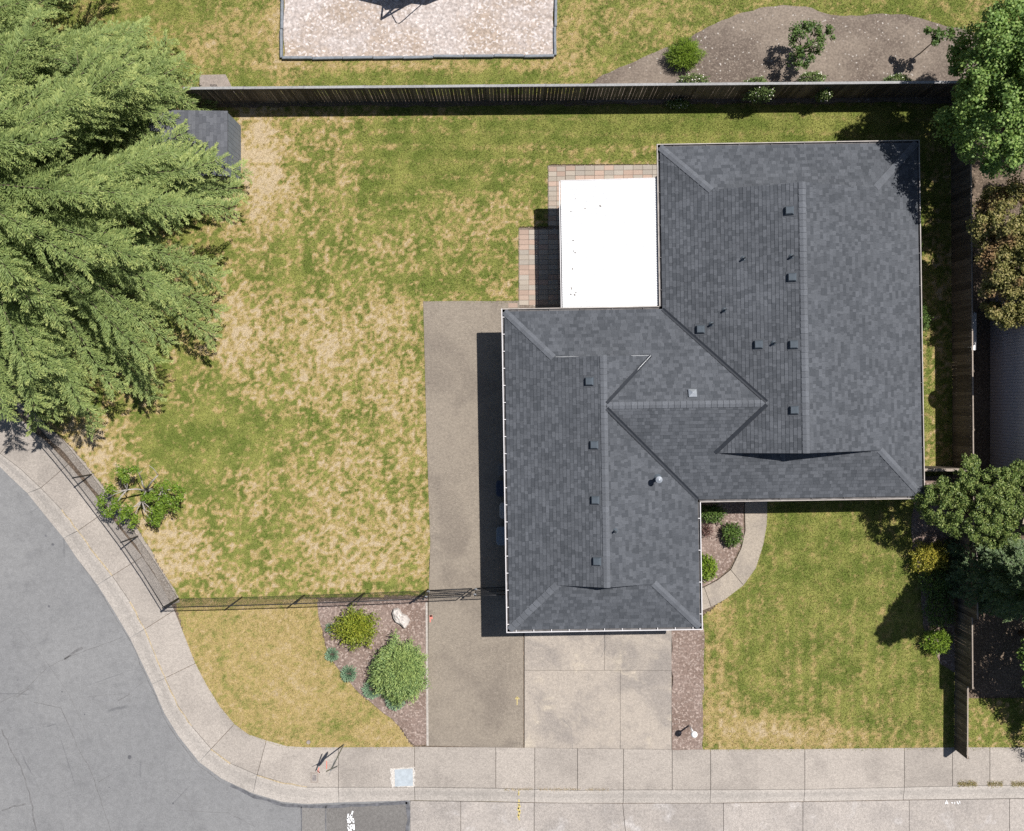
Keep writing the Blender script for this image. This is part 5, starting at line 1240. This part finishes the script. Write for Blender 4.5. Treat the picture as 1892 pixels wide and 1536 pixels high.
# meter box, vault cover, valve cap
mbx = G([(574, 1427.5), (588, 1427.5), (588, 1446.5), (574, 1446.5)]); mr = thing('water_meter_box', g3(581, 1437), 'small rectangular water meter lid set in the pavement', 'meter box')
link('frame', MB().prism(mbx, -.05, .009).mesh('frame'), M['pad'], mr); link('lid', MB().prism(inset_any(mbx, .045), -.04, .013).mesh('lid'), M['sidewalk'], mr); link('reader_lid', MB().prism(inset_any(G([(577, 1431.5), (585, 1431.5), (585, 1443), (577, 1443)]), .01), -.04, .019).mesh('reader_lid'), M['iron'], mr)
vq = G([(729, 1422), (762.5, 1420), (763, 1452), (730, 1453.5)]); vr = thing('utility_vault_cover', g3(746, 1437), 'square pale blue utility cover with white mortar rim in the pavement', 'utility cover')
def rough(poly, amp):
    out = []
    for i in range(len(poly)):
        a = Vector(poly[i]); b = Vector(poly[(i + 1) % len(poly)])
        for k in range(10): p = a.lerp(b, k / 10); out.append((p.x + random.uniform(-amp, amp), p.y + random.uniform(-amp, amp)))
    return out
q = G([(720.5, 1420), (766, 1417.5), (766.5, 1453.5), (723, 1454.5)])
link('mortar_rim', MB().prism(rough(q, .03), -.05, .010).mesh('mortar_rim'), M['mortar'], vr); link('cover_plate', MB().prism(vq, -.05, .017, .006).mesh('cover_plate'), M['blue_lid'], vr)
vc = g3(570, 1371.5); o = link('valve_cap', MB().cone((vc[0], vc[1]), .09, .08, -.05, .03, 14).mesh('valve_cap'), M['pad']); tag(o, 'small round grey valve cap in the dry corner grass', 'valve cap')
# concrete pad with drain behind the fence
pp = G([(369, 139), (417, 138), (434, 172), (369, 172)]); pr = thing('concrete_pad', g3(395, 155), 'small concrete pad with drain slots behind the fence near the conifer', 'pad')
link('pad', MB().prism(pp, -.1, .03, .01).mesh('pad'), M['pad'], pr)
for k in range(5): p = at(390 + k * 2.6, 159, 0.03); link('drain_slot', MB().box((p.x, p.y, .034), (.022, .16, .006), .5).mesh('drain_slot'), M['black'], pr)
# wheeled bins against the left wall
def cart(px, py, w, d, h, mat, label):
    p = at(px, py, h); root = thing('wheeled_bin', (p.x, p.y, 0), label, 'bin', 'bins along the left wall')
    x, y = p.x, p.y
    vs = [(x - d / 2 + .05, y - w / 2 + .05, .08), (x + d / 2, y - w / 2 + .05, .08), (x + d / 2, y + w / 2 - .05, .08), (x - d / 2 + .05, y + w / 2 - .05, .08), (x - d / 2, y - w / 2, h - .08), (x + d / 2, y - w / 2, h - .08), (x + d / 2, y + w / 2, h - .08), (x - d / 2, y + w / 2, h - .08)]
    link('body', MB().add(vs, [(3, 2, 1, 0), (4, 5, 6, 7), (0, 1, 5, 4), (1, 2, 6, 5), (2, 3, 7, 6), (3, 0, 4, 7)]).mesh('body'), mat, root)
    lp = [(x - d / 2 - .03, y - w / 2 + .08), (x - d / 2 + .06, y - w / 2 - .02), (x + d / 2 + .02, y - w / 2 - .02), (x + d / 2 + .02, y + w / 2 + .02), (x - d / 2 + .06, y + w / 2 + .02), (x - d / 2 - .03, y + w / 2 - .08)]
    link('lid', MB().prism(lp, h - .08, h, .03).mesh('lid'), mat, root)
    for s in (-1, 1): link('wheel', MB().tube([(x + d / 2 - .1, y + s * (w / 2 - .03) - .025, .1), (x + d / 2 - .1, y + s * (w / 2 - .03) + .025, .1)], .1, 14).mesh('wheel'), M['black'], root)
greyb = plain('grey_bin', (0.3, 0.3, 0.3), .6); blueb = plain('blue_bin', (0.025, 0.04, 0.075), .5); slate = plain('slate_bin', (0.15, 0.185, 0.225), .5); dkg = plain('dark_bin', (0.12, .12, .12), .6)
cart(931, 991, .72, .56, 1.05, slate, 'slate blue wheeled bin, frontmost along the left wall'); cart(935.5, 944, .62, .5, .95, greyb, 'grey wheeled bin between two blue ones by the left wall'); cart(929, 903, .62, .5, 1.0, blueb, 'dark blue wheeled bin in the shade of the left eave'); cart(931, 868, .5, .45, .9, dkg, 'dark grey square bin rearmost in the row by the left wall')

# painted utility marks and spray lettering
def paint(name, strokes, w, z, mat, label, cat='paint mark'):
    mb = MB()
    for s in strokes: ribbon(mb, G(s), w, z, w * .12)
    o = link(name, mb.mesh(name), M[mat]); tag(o, label, cat); return o
paint('painted_arrow', [[(955.5, 1303), (955.5, 1288)], [(952, 1292), (955.5, 1287.5), (959.5, 1292)]], .038, .0055, 'yellow', 'yellow sprayed arrow on the parking strip near the pavement')
paint('painted_line', [[(958.5, 1461), (958.5, 1470)]], .035, .002, 'yellow', 'thin yellow sprayed dash on the kerb below the arrow')
paint('painted_line', [[(958.5, 1477), (959, 1484)], [(957, 1486), (961, 1492), (956, 1498), (961, 1504), (957, 1510), (960, 1518)], [(960, 1487), (957, 1495), (961, 1500), (957, 1506), (960, 1512)]], .06, -.108, 'yellow', 'yellow sprayed squiggle on the concrete street')
paint('painted_mark', [[(795, 1137), (795, 1150)], [(797, 1137), (798, 1144)], [(793, 1139), (799, 1138)]], .06, .0055, 'red', 'red sprayed mark on the parking strip by the boulder')
paint('painted_mark', [[(603.5, 1406), (603.5, 1421)]], .035, .0065, 'red', 'short red sprayed line beside the sign shadow'); paint('painted_mark', [[(590, 1418), (587, 1425), (591, 1428), (586, 1424)]], .05, .0065, 'red', 'red sprayed scribble above the water meter lid')
ring = lambda cx_, cy_, a, b: [(cx_ + a * math.cos(k * .628), cy_ + b * math.sin(k * .628)) for k in range(11)]
paint('sprayed_number', [[(642.5, 1506), (641, 1516)], [(651, 1501), (648, 1510)], ring(647.5, 1511, 1.6, 2.6), ring(642.5, 1516.5, 1.5, 1.7), ring(650, 1517, 2.0, 2.3), [(652, 1517), (652.5, 1523)], ring(644, 1521, 2.2, 1.6), [(642.5, 1526), (643.5, 1529)], ring(648.5, 1529.5, 2.2, 3.4), [(653, 1525), (653.5, 1536)], [(641.5, 1531), (643.5, 1536)], ring(646, 1537, 2, 2)], .055, -.119, 'white_paint', 'white sprayed digits on the grey asphalt patch', 'lettering')
paint('sprayed_letters', [[(1748.5, 1488), (1751, 1481), (1753.5, 1488)], [(1749.5, 1486), (1752.5, 1486)], [(1760, 1485), (1763, 1486)], [(1766, 1484), (1766, 1488)], [(1770, 1483), (1773, 1488)], [(1775, 1482), (1776, 1487)]], .03, -.108, 'white_paint', 'faint white sprayed letters on the concrete street at right', 'lettering')
# weeds in the joint between pavement and kerb at the right
def weeds(px0, px1, py0, py1, n, dry, label):
    x = rng.uniform(px0, px1, n); y = rng.normal((py0 + py1) / 2, (py1 - py0) / 4, n); keep = vnoise(x, y * 0, .09, 3) > .25; x, y = x[keep], y[keep]; n = len(x)
    X = (x - NX) * kk; Y = (NY - y) * kk; a = rng.uniform(0, 6.28, n); t = rng.uniform(.3, 1.2, n); L = rng.uniform(.05, .12, n); D = np.stack([np.sin(t) * np.cos(a), np.sin(t) * np.sin(a), np.cos(t)], 1)
    P = np.stack([X, Y, np.full(n, -.02)], 1); V = leaf_quads(P, D, norm(np.stack([np.zeros(n), np.zeros(n), np.ones(n)], 1) + .3 * unitv(n)), L, np.full(n, .012))
    o = link('weeds', np_mesh('weeds', V.reshape(-1, 3), np.arange(4 * n).reshape(n, 4), face_attrs={'tone': rng.random(n), 'dry': np.clip(rng.normal(dry, .2, n), 0, 1)}), M['blade']); tag(o, label, 'weeds', kind='stuff')
weeds(1768, 1900, 1443, 1453, 2600, .45, 'strip of weeds growing in the pavement joint at the lower right')
weeds(930, 1125, 1456.5, 1459.5, 500, .75, 'thin line of dry weeds in the pavement joint below the driveway')

# ------------------------------------------------------------------ play structure at the top edge
pt = g3(790, -45); play = thing('play_structure', pt, 'dark climbing frame on the wood chips at the top edge', 'play structure')
px_ = [g3(752, -30), g3(838, -35), g3(838, -95), g3(752, -95)]
for p in px_: link('post', MB().tube([(p[0], p[1], 0), (p[0], p[1], 2.5)], .05, 8).mesh('post'), M['play_grey'], play)
link('deck', MB().prism([p[:2] for p in px_], 1.3, 1.38).mesh('deck'), M['play'], play)
cp = [(699, -33), (749, -21), (756, -13), (789, -18), (804, -25), (830, -22), (856, -33), (860, -110), (699, -110)]
link('canopy', MB().prism([tuple(g3(*p)[:2]) for p in cp], 2.46, 2.52).mesh('canopy'), M['play'], play)
apex = g3(732, 16, 1.6)
for q in (g3(750, -20, 2.45), g3(789, -19, 2.45), g3(770, -16, 2.2)): link('climbing_bar', MB().tube([apex, q], .04, 8).mesh('climbing_bar'), M['play'], play)
link('climbing_leg', MB().tube([apex, g3(738, 8, .8), g3(742, -2, 0)], .04, 8).mesh('climbing_leg'), M['play'], play)
link('hoop', MB().tube([g3(758, -9, 2.2), g3(756, 4, 1.85), g3(763, 19, 1.8), g3(768, 21, 1.8), g3(773, 18, 1.8), g3(800, -6, 1.8), g3(822, -24, 1.8), g3(838, -36, 1.8)], .022, 8).mesh('hoop', True), M['play'], play)
link('slide', MB().beam(g3(842, -60, 1.3), g3(905, -70, .2), .5, .05).mesh('slide'), M['play'], play)
# silt gathered along the joint between kerb and pavement on the bend
silt = plain('tan_silt', (0.36, 0.29, 0.19), .95, .1, var=.4, s=14)
for a, b in ((5, 8), (9, 12), (12, 14), (15, 16), (17, 19)):
    pts = [Vector(p) for p in Kp[a:b + 1]]
    link('silt_line', ribbon(MB(), pts, .05, 0.0045, .025).mesh('silt_line'), silt, walk_root)
